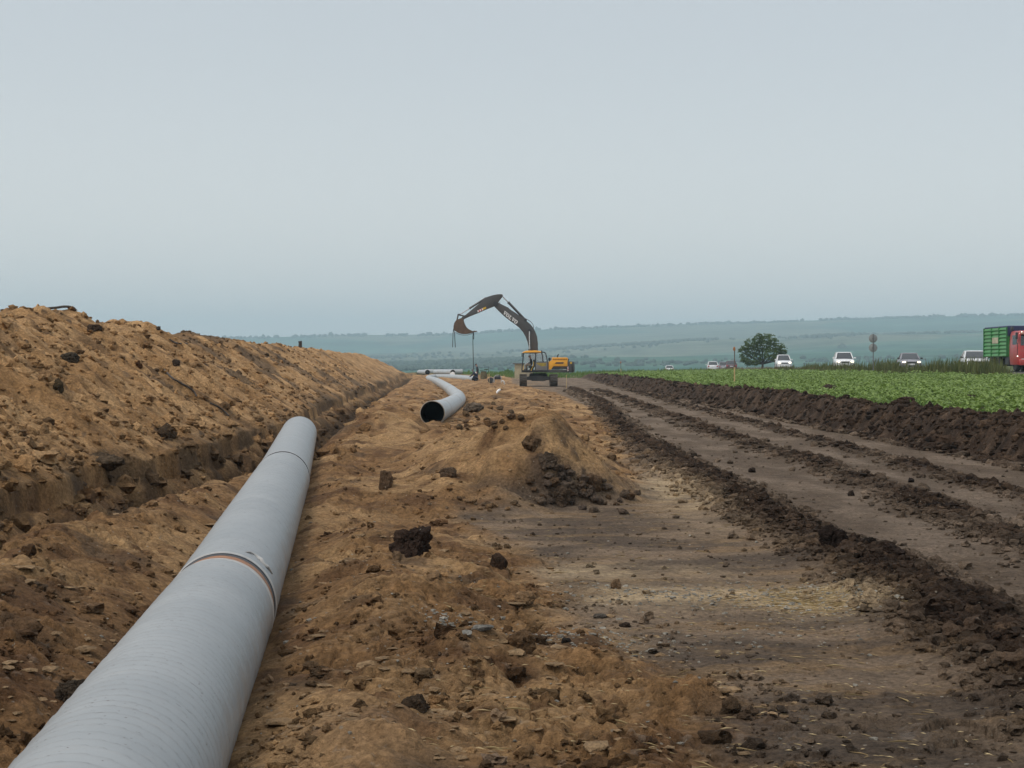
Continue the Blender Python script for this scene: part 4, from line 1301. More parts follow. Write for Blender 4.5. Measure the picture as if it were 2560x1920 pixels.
# decals on the stick, lettering on the boom
for k in range(5):
    x0 = 738 + k * 13
    st = MB(); y_a = 388 - k * 5.5
    st.prism(pts([(x0, y_a - 22), (x0 + 13, y_a - 27), (x0 + 17, y_a - 4), (x0 + 5, y_a + 2)]), BY - .247, BY - .241); st.build('warning_stripe', (M_WHITE, M_RED)[k % 2], stick)
st = MB(); st.prism(pts([(800, 338), (838, 322), (846, 340), (806, 360)]), BY - .247, BY - .241); st.build('yellow_sticker', M_DECAL, stick)


def letters(parent, org, ang, hgt, yf):
    """VOLVO in heavy slab capitals along a slope"""
    ca_, sa_ = math.cos(ang), math.sin(ang)

    def put(shape):
        m_ = MB(); m_.prism([(org[0] + (a_ * ca_ - b_ * sa_) * hgt, org[1] + (a_ * sa_ + b_ * ca_) * hgt) for a_, b_ in shape], yf - .006, yf); return m_
    x0 = 0.0
    for ch in 'VOLVO':
        m_ = MB()
        if ch == 'V':
            for sh_ in ([(0, .86), (.42, .86), (.42, 1), (0, 1)], [(.58, .86), (.98, .86), (.98, 1), (.58, 1)], [(.08, .86), (.34, .86), (.56, .24), (.50, 0), (.42, 0)], [(.68, .86), (.84, .86), (.55, 0), (.44, 0), (.50, .22)]):
                p_ = put(sh_); m_._add(p_.v, p_.f)
            wd = .92
        elif ch == 'L':
            for sh_ in ([(0, .86), (.46, .86), (.46, 1), (0, 1)], [(.10, .14), (.36, .14), (.36, .86), (.10, .86)], [(0, 0), (.80, 0), (.80, .34), (.68, .34), (.62, .14), (0, .14)]):
                p_ = put(sh_); m_._add(p_.v, p_.f)
            wd = .90
        else:
            n_ = 20
            for k in range(n_):
                a0_, a1_ = 2 * math.pi * k / n_, 2 * math.pi * (k + 1) / n_
                p_ = put([(.46 + .46 * math.cos(a0_), .5 + .51 * math.sin(a0_)), (.46 + .46 * math.cos(a1_), .5 + .51 * math.sin(a1_)), (.46 + .19 * math.cos(a1_), .5 + .36 * math.sin(a1_)), (.46 + .19 * math.cos(a0_), .5 + .36 * math.sin(a0_))])
                m_._add(p_.v, p_.f)
            wd = 1.0
        m_.v = [(v_[0] + x0 * ca_ * hgt, v_[1], v_[2] + x0 * sa_ * hgt) for v_ in m_.v]
        m_.build('letter', M_WHITE, parent)
        x0 += wd + .02


letters(boom, q(1040, 404), math.atan2(-(510 - 400), (1182 - 1043)), .315, BY - .305)

# slings hanging from the bucket
def sling(label, paths, r=.03):
    a_ = Vector((q(*paths[0][0])[0], BY, q(*paths[0][0])[1])) + EX0
    o = thing('lifting_sling', label, 'sling', a_, 0, 'slings hanging from the bucket')
    m_ = MB()
    for P_ in paths:
        m_.tube([Vector((q(x_, y_)[0], BY + yo, q(x_, y_)[1])) + EX0 - a_ for x_, y_, yo in P_], r, 6)
    m_.build('webbing', M_SLING, o); return o


sling_paths = [[[(452, 585, -.3), (446, 640, -.32), (440, 810, -.34)], [(456, 600, -.2), (463, 640, -.2), (472, 812, -.2)]],
               [[(688, 626, .1), (682, 680, .1), (685, 850, .1), (690, 1078, .1)], [(690, 628, .2), (694, 670, .2), (692, 712, .2), (688, 700, .15)]],
               [[(470, 628, -.1), (510, 650, -.1), (560, 664, -.1), (620, 662, -.1), (664, 648, -.1), (690, 632, -.1)]]]


def s3(P_): return [[(p[0], p[1], p[2]) for p in path] for path in P_]


def sling2(label, paths, r):
    p0 = paths[0][0]
    a_ = Vector((q(p0[0], p0[1])[0], BY + p0[2], q(p0[0], p0[1])[1])) + EX0
    o = thing('lifting_sling', label, 'sling', a_, 0, 'slings hanging from the bucket')
    m_ = MB()
    for P_ in paths:
        m_.tube([Vector((q(p[0], p[1])[0], BY + p[2], q(p[0], p[1])[1])) + EX0 - a_ for p in P_], r, 6)
    m_.build('webbing', M_SLING, o)


sling2('dark doubled sling dangling free from the back of the bucket', sling_paths[0], .035)
sling2('long dark sling hanging from the bucket lip down to the welders', sling_paths[1], .034)
sling2('slack dark strap looped under the bucket from back to lip', sling_paths[2], .018)

# ------------------------------------------------------------------ people
def skin_person(name, label, J, bones, mats, zone, loc, extra=None):
    root = thing(name, label, 'person', loc)
    keys = list(J)
    me = bpy.data.meshes.new('tmp_body')
    me.from_pydata([J[k][:3] for k in keys], [(keys.index(a), keys.index(b)) for a, b in bones], [])
    o = bpy.data.objects.new('tmp_body', me); COL.objects.link(o)
    md = o.modifiers.new('Skin', 'SKIN')
    for i, k in enumerate(keys):
        sv = me.skin_vertices[0].data[i]; sv.radius = (J[k][3], J[k][4] if len(J[k]) > 4 else J[k][3]); sv.use_root = (k == 'pelvis')
    sd = o.modifiers.new('Sub', 'SUBSURF'); sd.levels = 2; sd.render_levels = 2
    bpy.context.view_layer.update()
    dg = bpy.context.evaluated_depsgraph_get()
    bme = bpy.data.meshes.new_from_object(o.evaluated_get(dg))
    bpy.data.objects.remove(o)
    bme.name = 'body'; bme.materials.clear()
    for m_ in mats: bme.materials.append(m_)
    seg = [(np.array(J[a][:3]), np.array(J[b][:3]), zone.get((a, b), 0)) for a, b in bones]
    for p_ in bme.polygons:
        c_ = np.array(p_.center); best = (9e9, 0)
        for a_, b_, z_ in seg:
            ab = b_ - a_; t_ = np.clip(np.dot(c_ - a_, ab) / max(np.dot(ab, ab), 1e-9), 0, 1)
            dd = np.linalg.norm(c_ - a_ - ab * t_)
            if dd < best[0]: best = (dd, z_)
        p_.material_index = best[1]; p_.use_smooth = True
    b_o = bpy.data.objects.new('body', bme); COL.objects.link(b_o); b_o.parent = root
    return root


def hand(J, bones, zone, wrist, key, palm_dir, side, z_):
    """palm, four curled fingers and a thumb off one side of the palm"""
    w = Vector(J[wrist][:3]); d = Vector(palm_dir).normalized(); s_ = (Vector(side) - d * Vector(side).dot(d)).normalized(); nrm = d.cross(s_)
    pk = key + 'palm'; J[pk] = (*(w + d * .07), .034, .018); bones.append((wrist, pk)); zone[(wrist, pk)] = z_
    for i, (off, ln) in enumerate(((-.028, .062), (-.009, .075), (.010, .070), (.028, .055))):
        a_ = w + d * .11 + s_ * off; b_ = a_ + d * ln * .6 + nrm * ln * .3
        ka, kb = key + 'fa%d' % i, key + 'fb%d' % i
        J[ka] = (*a_, .0095); J[kb] = (*b_, .008); bones += [(pk, ka), (ka, kb)]; zone[(pk, ka)] = z_; zone[(ka, kb)] = z_
    a_ = w + d * .05 - s_ * .045; b_ = a_ + d * .04 - s_ * .01
    J[key + 'ta'] = (*a_, .011); J[key + 'tb'] = (*b_, .009); bones += [(wrist, key + 'ta'), (key + 'ta', key + 'tb')]
    zone[(wrist, key + 'ta')] = z_; zone[(key + 'ta', key + 'tb')] = z_


def head_parts(root, c, fwd, cap_mat, hair=False):
    """nose, ears, eyes and a cap or hair on a head of radius about 0.1"""
    c = Vector(c); f = Vector(fwd).normalized(); up = Vector((0, 0, 1)); up = (up - f * up.dot(f)).normalized(); s_ = f.cross(up)
    m_ = MB(); m_.tube([c + f * .088 + up * .02, c + f * .118 - up * .018], [.010, .016], 8)
    for sg in (-1, 1): m_.tube([c + s_ * sg * .088 + up * .02, c + s_ * sg * .094 - up * .03], [.018, .014], 8)
    m_.build('nose_and_ears', M_SKIN, root)
    m_ = MB()
    for sg in (-1, 1): m_.tube([c + f * .088 + s_ * sg * .032 + up * .022, c + f * .099 + s_ * sg * .032 + up * .022], .010, 8)
    m_.tube([c + f * .092 - s_ * .022 - up * .045, c + f * .092 + s_ * .022 - up * .045], .006, 6)
    m_.build('eyes_and_mouth', M_BLACKCLOTH, root)
    m_ = MB(); rings = []
    for k in range(6):
        a_ = k * math.pi / 2 / 5
        rr_ = .108 * math.cos(a_) + .002; zz = .035 + .09 * math.sin(a_)
        rings.append([c + (f * math.cos(t_) * rr_ * 1.06 + s_ * math.sin(t_) * rr_ * .92) + up * zz for t_ in [2 * math.pi * j / 16 for j in range(16)]])
    m_.loft(rings)
    if not hair:
        m_.prism([(0, 0), (0, 0), (0, 0)], 0, 0) if False else None
        pk = [c + f * .10 + s_ * .07 + up * .045, c + f * .175 + s_ * .045 + up * .03, c + f * .175 - s_ * .045 + up * .03, c + f * .10 - s_ * .07 + up * .045]
        m_._add(pk + [p_ + up * .012 for p_ in pk], [(0, 1, 2, 3), (7, 6, 5, 4), (0, 4, 5, 1), (1, 5, 6, 2), (2, 6, 7, 3), (3, 7, 4, 0)])
    m_.build('hair' if hair else 'cap', cap_mat, root)


def body_base(J, bones, zone):
    return J, bones, zone


# standing man: side-on, facing left, looking down at the weld
J = dict(pelvis=(0, 0, .93, .15, .14), waist=(.0, 0, 1.08, .145, .13), chest=(-.03, 0, 1.30, .175, .15), neckb=(-.05, 0, 1.47, .085), neck=(-.09, 0, 1.54, .055),
         head=(-.14, 0, 1.635, .085, .10), crown=(-.15, 0, 1.70, .075, .09),
         shl=(-.04, -.19, 1.42, .085), ell=(.02, -.25, 1.15, .060), wrl=(-.10, -.23, .93, .038),
         shr=(-.04, .19, 1.42, .085), elr=(.0, .25, 1.15, .060), wrr=(-.16, .22, .97, .038),
         hil=(.0, -.11, .88, .11), knl=(-.03, -.12, .50, .075), anl=(.02, -.12, .09, .05), tol=(-.15, -.13, .045, .045),
         hir=(.0, .11, .88, .11), knr=(-.06, .12, .50, .075), anr=(-.05, .12, .09, .05), tor=(-.22, .13, .045, .045))
B = [('pelvis', 'waist'), ('waist', 'chest'), ('chest', 'neckb'), ('neckb', 'neck'), ('neck', 'head'), ('head', 'crown'), ('chest', 'shl'), ('shl', 'ell'), ('ell', 'wrl'), ('chest', 'shr'), ('shr', 'elr'), ('elr', 'wrr'),
     ('pelvis', 'hil'), ('hil', 'knl'), ('knl', 'anl'), ('anl', 'tol'), ('pelvis', 'hir'), ('hir', 'knr'), ('knr', 'anr'), ('anr', 'tor')]
Z = {('neckb', 'neck'): 1, ('neck', 'head'): 1, ('head', 'crown'): 1, ('anl', 'tol'): 2, ('anr', 'tor'): 2}
hand(J, B, Z, 'wrl', 'l', (-.3, 0, -1), (0, 1, 0), 1); hand(J, B, Z, 'wrr', 'r', (-.4, 0, -1), (0, 1, 0), 1)
pS = at(1194, 951, 173.0); pS.z = gz(pS.x, pS.y)
top = at(1190.5, 909.5, 173.0).z
stand = skin_person('person', 'man standing in dark workwear and a black cap, head bowed over the pipe joint', J, B, [M_BLACKCLOTH, M_SKIN, M_BOOT], Z, pS)
head_parts(stand, (-.145, 0, 1.65), (-.85, 0, -.45), M_BLACKCLOTH)
pS.z = max(pS.z, top - 1.79) if top - 1.79 - pS.z < .35 else pS.z
stand.location = pS

# crouching man in front: back to us, bent over the pipe end, patch on his shoulder
J = dict(pelvis=(.16, -.02, .42, .19, .20), waist=(.10, 0, .58, .18, .19), chest=(-.06, .0, .80, .22, .20), neckb=(-.17, .0, .96, .10), neck=(-.21, 0, 1.01, .065), head=(-.25, .0, 1.10, .09, .10), crown=(-.26, 0, 1.16, .08, .09),
         shl=(-.12, -.22, .88, .095), ell=(-.30, -.30, .62, .065), wrl=(-.46, -.22, .47, .04), shr=(-.12, .22, .88, .095), elr=(-.34, .28, .64, .065), wrr=(-.50, .18, .50, .04),
         hil=(.14, -.14, .38, .14), knl=(-.20, -.24, .52, .09), anl=(.04, -.22, .09, .055), tol=(-.13, -.24, .05, .05), hir=(.14, .14, .38, .14), knr=(-.20, .24, .50, .09), anr=(.02, .22, .09, .055), tor=(-.15, .24, .05, .05))
Z = {('neckb', 'neck'): 1, ('neck', 'head'): 1, ('head', 'crown'): 1, ('anl', 'tol'): 2, ('anr', 'tor'): 2}
B = B[:20]
hand(J, B, Z, 'wrl', 'l', (-1, .2, -.3), (0, 1, 0), 1); hand(J, B, Z, 'wrr', 'r', (-1, -.2, -.3), (0, 1, 0), 1)
pC = at(1188, 950, 168.5); pC.z = gz(pC.x, pC.y)
crouch = skin_person('person', 'man crouching in navy workwear and a grey hood, bent over the end of the pipe', J, B, [M_NAVY, M_GREYCLOTH, M_BOOT], Z, pC)
head_parts(crouch, (-.255, 0, 1.12), (-.8, .3, -.5), M_GREYCLOTH, True)
pa = MB(); pa.cbox((.05, -.19, .86), (.12, .05, .14), .02); pa.build('shoulder_patch', M_WHITE, crouch)
zc_ = at(1183, 923, 168.5).z - 1.22
if zc_ > pC.z: crouch.location.z = min(zc_, pC.z + .5)

# operator seated in the cab, facing left
sx0, sz0 = q(1385, 1038)
J = dict(pelvis=(0, 0, .10, .15, .15), waist=(.02, 0, .24, .15, .14), chest=(-.02, 0, .46, .185, .15), neckb=(-.05, 0, .62, .085), neck=(-.08, 0, .68, .055), head=(-.12, 0, .78, .085, .10), crown=(-.13, 0, .84, .075, .09),
         shl=(-.04, -.19, .57, .085), ell=(-.03, -.27, .30, .060), wrl=(-.28, -.24, .24, .038), shr=(-.04, .19, .57, .085), elr=(-.04, .26, .30, .06), wrr=(-.28, .22, .24, .038),
         hil=(-.05, -.11, .10, .105), knl=(-.45, -.14, .12, .075), anl=(-.48, -.14, -.28, .05), tol=(-.64, -.15, -.32, .045), hir=(-.05, .11, .10, .105), knr=(-.45, .14, .12, .075), anr=(-.44, .14, -.28, .05), tor=(-.6, .15, -.32, .045))
Z = {('neckb', 'neck'): 1, ('neck', 'head'): 1, ('head', 'crown'): 1, ('anl', 'tol'): 3, ('anr', 'tor'): 3, ('hil', 'knl'): 2, ('knl', 'anl'): 2, ('hir', 'knr'): 2, ('knr', 'anr'): 2}
B = B[:20]
hand(J, B, Z, 'wrl', 'l', (-1, 0, -.2), (0, 1, 0), 1); hand(J, B, Z, 'wrr', 'r', (-1, 0, -.2), (0, 1, 0), 1)
op = skin_person('person', 'machine operator sitting in the open cab, dark shirt and beige trousers', J, B, [M_BLACKCLOTH, M_SKIN, M_BEIGECLOTH, M_BOOT], Z, EX0 + Vector((sx0, -.95, sz0 + .02)))
head_parts(op, (-.125, 0, .80), (-1, 0, -.25), M_GREYCLOTH, True)

# ------------------------------------------------------------------ welders' kit and litter
def ground_at(u, v, Y):
    p = at(u, v, Y); p.z = gz(p.x, p.y); return p


M_OLIVE = mat('olive_canvas', (.11, .09, .045), .9, var=.3, scale=5, dirt=(.16, .12, .07), dirt_amt=.5, bump=.3)
M_MACH = mat('dull_black_metal', (.03, .03, .034), .5, var=.3, scale=5)
M_ALU = mat('dull_aluminium', (.38, .38, .38), .4, .6, var=.2)
M_GREEN_T = mat('green_plate', (.07, .10, .06), .7, var=.3)
pW = at(1209, 950, 189.0); pW.z = gz(pW.x, pW.y); zt = at(1209, 928, 189).z - pW.z
wm = thing('welding_unit', 'olive canvas-covered welding unit beside the standing man', 'machine', pW)
m_ = MB(); rr_ = []
for z_, w_ in ((0, .36), (.3, .40), (zt * .7, .36), (zt * .95, .30), (zt, .2)):
    rr_.append([Vector((w_ * math.cos(a_) * (1 + .08 * math.sin(3 * a_ + z_ * 4)), w_ * .8 * math.sin(a_), z_)) for a_ in [2 * math.pi * j / 18 for j in range(18)]])
m_.loft(rr_); m_.build('canvas_cover', M_OLIVE, wm)
m_ = MB(); m_.box((.05, 0, zt + .12), (.95, .6, .05), Matrix.Rotation(R(-7), 3, 'Y')); m_.box((.28, .0, zt + .2), (.45, .4, .10), Matrix.Rotation(R(-9), 3, 'Y')); m_.build('lid_plate', M_GREEN_T, wm)
m_ = MB(); m_.tube([(.56, 0, zt * .9), (.56, 0, zt + .45)], .03, 6); m_.tube([(-.3, 0, zt * .8), (-.3, 0, zt + .1)], .025, 6); m_.tube([(.3, 0, zt * .8), (.3, 0, zt + .14)], .025, 6); m_.build('lid_prop', M_DARKGREY, wm)
pG = at(1238, 955, 160.0); pG.z = gz(pG.x, pG.y)
gen = thing('generator', 'black engine-driven generator with bright metal frame on the strip left of the excavator', 'machine', pG)
m_ = MB(); m_.lathe([(.10, -.3), (.27, -.28), (.29, 0), (.27, .28), (.10, .3)], (-.42, 0, .34), 'y', 18); m_.build('fuel_drum', M_MACH, gen)
m_ = MB(); m_.cbox((.22, 0, .58), (.62, .5, .34), .1); m_.cbox((.40, .0, .72), (.2, .3, .2), .04); m_.build('engine', M_MACH, gen, .02)
m_ = MB()
for x_ in (-.08, .58): m_.tube([(x_, -.3, 0), (x_, -.3, .62), (x_ + .05, -.3, .72)], .03, 8); m_.tube([(x_, .3, 0), (x_, .3, .62)], .03, 8)
m_.tube([(-.10, -.3, .64), (.05, -.32, .82), (.35, -.32, .84)], .028, 8); m_.tube([(-.2, -.3, .15), (-.1, -.3, .62)], .045, 8)
m_.build('frame', M_ALU, gen)
for (u, v, Y, nm, lb, pr) in ((1258.5, 962, 140, 'cloth_rag', 'white rag draped over a clod in front of the generator', 0), (1247, 984, 108, 'plastic_bag', 'crumpled white bag on the clay edge, nearest of the white litter', 1)):
    p = hit(u, v, 60); o = thing(nm, lb, 'rag' if pr == 0 else 'bag', p)
    m_ = MB(); s_ = p.y / FPX
    path = [(-6, 4), (-2, 6), (1, 3.5), (3, -1), (2, -4)] if pr == 0 else [(-5.5, -4), (-3, 0), (0, 3.5), (3, 5.5), (5, 4)]
    rad = [1, 1.5, 2, 1.8, 1] if pr == 0 else [1.5, 3.4, 3.2, 2.6, 1.2]
    P_ = [Vector((a_ * s_, .02 * k, (b_ + 4.5) * s_)) for k, (a_, b_) in enumerate(path)]
    m_.tube(P_, [r_ * s_ for r_ in rad], 9); m_.build('cloth' if pr == 0 else 'bag_skin', M_WHITE, o)
# hut behind the excavator
pH = at(1302, 936, 205.0); pH.z = gz(pH.x, pH.y) - .05
hut = thing('site_hut', 'small beige hut with a dark flat roof half hidden behind the excavator cab', 'hut', pH)
zh = at(1300, 910, 205).z - pH.z
m_ = MB(); m_.cbox((.35, 1.0, zh / 2), (2.2, 2.0, zh), .02); hw = m_.build('wall', mat('beige_wall', (.40, .34, .22), .8, var=.15, scale=2), hut)
m_ = MB(); m_.cbox((.35, 1.0, zh + .06), (2.7, 2.4, .12), .02); m_.build('roof', mat('dark_roof', (.11, .11, .10), .7), hut)
m_ = MB(); m_.box((.9, -.012, .62), (.6, .03, 1.2)); m_.build('door', mat('hut_door', (.28, .24, .17), .7), hut)

# marker stakes
M_STAKE = mat('bleached_wood', (.50, .36, .17), .75, var=.2, scale=8)
M_STAKE2 = mat('grey_wood', (.12, .09, .07), .8, var=.2)
M_ORANGE = mat('orange_box', (.33, .135, .035), .55, var=.15)


def stake(u, v0, v1, Y, label, head):
    p = at(u, v0, Y); z0 = gz(p.x, p.y); p.z = z0 - .05
    H = at(u, v1, Y).z - p.z
    o = thing('marker_stake', label, 'stake', p, 0, 'survey stakes along the field edge')
    m_ = MB(); m_.tube([(0, 0, 0), (.01, 0, H * .55)], .035 if head else .02, 8); m_.build('lower_post', M_STAKE, o)
    m_ = MB(); m_.tube([(.01, 0, H * .55), (.0, 0, H)], .026 if head else .018, 8); m_.build('upper_post', M_STAKE2 if head else M_STAKE, o)
    if head:
        m_ = MB(); m_.cbox((-.01, 0, H - .03), (.12, .12, .13), .015); m_.lathe([(.05, 0), (.06, .02), (.03, .07), (.01, .08)], (-.01, 0, H + .03), 'z', 10); m_.build('head_box', M_ORANGE, o)
    return o


stake(1836, 962, 872, 89, 'tall stake with an orange head on the bank, standing before the tree', True)
stake(1552, 930, 906, 185, 'smaller distant stake with an orange head at the far field edge', True)
stake(1416, 956, 937, 128, 'thin pale stake just right of the excavator tracks', False)
stake(1223, 956, 931, 150, 'thin pale stick standing between the canvas unit and the generator', False)

# roots and sticks on the heap
M_ROOT = mat('dark_root', (.045, .036, .03), .85, var=.3, scale=20, bump=.4)


def root_thing(name, label, cat, PX, r, off=.03, fix_y=None):
    pts3 = []
    for (u, v, dv) in PX:
        if fix_y is None:
            p = hit(u, v, 8)
            p.z += off
        else: p = at(u, v, fix_y)
        pts3.append(p)
    o = thing(name, label, cat, pts3[0])
    m_ = MB(); m_.tube(smooth_path([p - pts3[0] for p in pts3], 5), r, 7); m_.build('stem', M_ROOT, o); return o


yc = hit(180, 795, 8).y + 1.5
a_ = root_thing('dead_root', 'dark dead branch arching along the heap crest against the sky', 'root', [(108, 776, 0), (120, 771, 0), (142, 769, 0), (160, 766.5, 0), (178, 768, 0), (190, 776, 0)], .028, 0, yc)
root_thing('dead_root', 'dark root sticking out high on the heap under the crest', 'root', [(424, 852, 0), (436, 859, 0), (452, 863, 0), (468, 862, 0)], .02, .04)
root_thing('dead_root', 'long dark root curving down the middle of the heap', 'root', [(410, 927, 0), (430, 948, 0), (452, 961, 0), (472, 972, 0), (485, 983, 0), (492, 995, 0)], .02, .03)
root_thing('dead_root', 'short dark root lying low on the heap above the trench', 'root', [(525, 1011, 0), (545, 1020, 0), (560, 1031, 0), (572, 1043, 0)], .017, .03)
pst = hit(750, 868, 30)
st = thing('wooden_stump', 'short broken post standing on the heap crest', 'post', pst)
m_ = MB(); m_.tube([(0, 0, -.2), (.02, 0, .25), (.0, 0, .38)], [.12, .11, .12], 9); m_.build('stem', M_ROOT, st)
# wagtail on the crest
pb = hit(352, 803, 8)
bird = thing('small_bird', 'little grey bird perched on the spoil heap crest', 'bird', pb)
m_ = MB(); m_.tube([(-.07, 0, .05), (-.02, 0, .075), (.03, 0, .11), (.05, 0, .15), (.055, 0, .175)], [.008, .026, .034, .022, .012], 10); m_.tube([(-.06, 0, .055), (-.15, 0, .02)], [.012, .008], 6); m_.tube([(.05, 0, .165), (.085, 0, .165)], [.008, .002], 6)
m_.tube([(.01, .012, .08), (.012, .012, 0)], .004, 5); m_.tube([(.01, -.012, .08), (.012, -.012, 0)], .004, 5); m_.build('body', mat('bird_grey', (.12, .13, .14), .8, var=.3, scale=30), bird)

# ------------------------------------------------------------------ road traffic
M_TYRE = mat('tyre', (.018, .018, .018), .8); M_RIM = mat('rim', (.35, .35, .36), .35, .7)
M_LAMP_ON = mat('headlamp_lit', (1.0, .86, .62), .3, emit=3.2, var=.02)
M_LAMP = mat('headlamp', (.45, .46, .47), .15, var=.1)
M_TAIL = mat('tail_lamp', (.33, .02, .02), .3)
M_TRIM = mat('dark_trim', (.025, .025, .027), .5)


def car(label, x, y, rz, paint, kind='sedan', lights=False, w=1.76, L_=4.4, H=1.48, name='car'):
    z = road_z(y) + .05 - .02 * 0
    z = gz(x, y) if abs(x - road_x(y)) > 7 else road_z(y) + .03
    o = thing(name, label, 'pickup' if kind == 'pickup' else 'car', (x, y, z), rz, 'cars on the main road')
    hw = w / 2; belt = H * .62
    st = [(-.5, .36, belt * .74, .82), (-.475, .24, belt * .82, .93), (-.40, .20, belt * .90, .98), (-.22, .19, belt * .97, 1), (-.1, .19, belt, 1), (.30, .19, belt * 1.01, 1), (.43, .21, belt * 1.0, .97), (.485, .26, belt * .97, .92), (.5, .38, belt * .9, .86)]
    rings = []
    for yy, zb, zt_, k in st:
        a_ = hw * k; yv = yy * L_
        rings.append([Vector((-a_ * .93, yv, zb)), Vector((-a_, yv, zb + .14)), Vector((-a_, yv, (zb + zt_) * .55)), Vector((-a_ * .97, yv, zt_ - .07)), Vector((-a_ * .86, yv, zt_)), Vector((0, yv, zt_ + .025)),
                      Vector((a_ * .86, yv, zt_)), Vector((a_ * .97, yv, zt_ - .07)), Vector((a_, yv, (zb + zt_) * .55)), Vector((a_, yv, zb + .14)), Vector((a_ * .93, yv, zb))])
    m_ = MB(); m_.loft(rings); m_.build('body', paint, o, 0, 50)
    # greenhouse
    wb, wt = hw * .90, hw * .70
    if kind == 'pickup': ys = (-.20, -.06, .12, .17)
    elif kind == 'sedan': ys = (-.21, -.03, .24, .39)
    elif kind == 'hatch': ys = (-.22, -.05, .36, .47)
    else: ys = (-.23, -.08, .40, .485)
    b0, t0, t1, b1 = [k * L_ for k in ys]
    zb, zt_ = belt - .01, H - .045
    rb = [Vector((-wb, b0, zb)), Vector((wb, b0, zb)), Vector((wb, b1, zb)), Vector((-wb, b1, zb))]
    rt = [Vector((-wt, t0, zt_)), Vector((wt, t0, zt_)), Vector((wt, t1, zt_)), Vector((-wt, t1, zt_))]
    m_ = MB(); m_.loft([rb, rt]); m_.build('window_glass', M_CARGLASS, o, .01)
    m_ = MB()
    m_.loft([[Vector((-wt - .03, t0 - .02, zt_ - .012)), Vector((wt + .03, t0 - .02, zt_ - .012)), Vector((wt + .03, t1 + .02, zt_ - .012)), Vector((-wt - .03, t1 + .02, zt_ - .012))],
             [Vector((-wt * .96, t0 + .05, zt_ + .03)), Vector((wt * .96, t0 + .05, zt_ + .03)), Vector((wt * .96, t1 - .05, zt_ + .03)), Vector((-wt * .96, t1 - .05, zt_ + .03))],
             [Vector((-wt * .7, t0 + .25, zt_ + .05)), Vector((wt * .7, t0 + .25, zt_ + .05)), Vector((wt * .7, t1 - .2, zt_ + .05)), Vector((-wt * .7, t1 - .2, zt_ + .05))]])
    roof = m_.build('roof', paint, o, .015)
    m_ = MB()
    for i in range(4): m_.tube([rb[i], rt[i]], [.052, .04], 6)
    for sg in (-1, 1): m_.tube([(sg * wb, (b0 + b1) / 2 + .1, zb), (sg * wt, (t0 + t1) / 2 + .1, zt_)], .035, 6)
    m_.build('pillar', paint, o)
    if kind == 'pickup':
        m_ = MB(); m_.box((0, L_ * .335, belt + .02), (w * .80, L_ * .28, .04)); m_.build('bed_cover', M_TRIM, o)
    for sg in (-1, 1):
        for yy in (-.305, .315):
            a_ = MB(); a_.lathe([(.05, .0), (.36, .0), (.37, -.012), (.05, -.014)] if sg > 0 else [(.05, .0), (.36, .0), (.37, .012), (.05, .014)], (sg * (hw + .004), yy * L_, .33), 'x', 22); a_.build('wheel_arch', M_TRIM, o)
            wl = MB(); wl.lathe([(.15, -.1), (.28, -.105), (.315, -.07), (.32, 0), (.315, .07), (.28, .105), (.15, .1)], (sg * (hw - .075), yy * L_, .32), 'x', 22); wo = wl.build('wheel', M_TYRE, o)
            rm = MB(); rm.lathe([(.02, 0), (.10, .03 * sg), (.19, .01 * sg), (.20, 0)], (sg * (hw + .030), yy * L_, .32), 'x', 18); rm.build('rim', M_RIM, wo)
        hl = MB(); rr2 = []
        for k in range(5):
            a_ = k / 4 * math.pi / 2; rr2.append([Vector((sg * hw * .70 + .16 * math.cos(t_) * math.cos(a_), -.5 * L_ + .02 - .045 * math.sin(a_) + .05 * abs(math.cos(t_)) * 0, belt * .70 + .075 * math.sin(t_) * math.cos(a_) + .0)) for t_ in [2 * math.pi * j / 14 for j in range(14)]])
        hl.loft(rr2); hl.build('headlight', M_LAMP_ON if lights else M_LAMP, o)
        tl = MB(); tl.cbox((sg * hw * .80, .5 * L_ - .005, belt * .80), (.26, .06, .20), .015); tl.build('tail_light', M_TAIL, o)
        mi = MB(); mi.cbox((sg * (hw + .10), b0 + .22, belt + .07), (.18, .10, .13), .025); mi.tube([(sg * hw * .92, b0 + .22, belt + .01), (sg * (hw + .06), b0 + .22, belt + .05)], .02, 6); mi.build('mirror', paint if kind != 'sedan' else M_TRIM, o)
    g_ = MB(); g_.cbox((0, -.5 * L_ - .008, belt * .66), (hw * .85, .04, .12), .015); g_.build('grille', M_TRIM, o)
    g_ = MB(); g_.cbox((0, -.49 * L_ - .012, .36), (hw * 1.55, .10, .18), .03); g_.build('front_bumper', paint, o, .01)
    g_ = MB(); g_.cbox((0, .49 * L_ + .012, .40), (hw * 1.6, .10, .20), .03); g_.build('rear_bumper', paint, o, .01)
    for yy in (-.5 * L_ - .045, .5 * L_ + .03):
        g_ = MB(); g_.box((0, yy, .46 if yy < 0 else belt * .72), (.50, .012, .11)); g_.build('number_plate', M_WHITE, o)
    return o


def paint(name, c, metal=0.0): return mat(name, c, .28, metal, var=.05, coat=.6, dirt=(.3, .27, .22), dirt_amt=.2)


P_WHITE = paint('white_car_paint', (.74, .75, .75)); P_BLACK = paint('black_car_paint', (.035, .037, .042), .3); P_MAROON = paint('dark_red_car_paint', (.10, .05, .055), .3); P_GREY = paint('grey_car_paint', (.24, .23, .25), .4)


def lane(u, Y): return (u - 1280) / FPX * Y


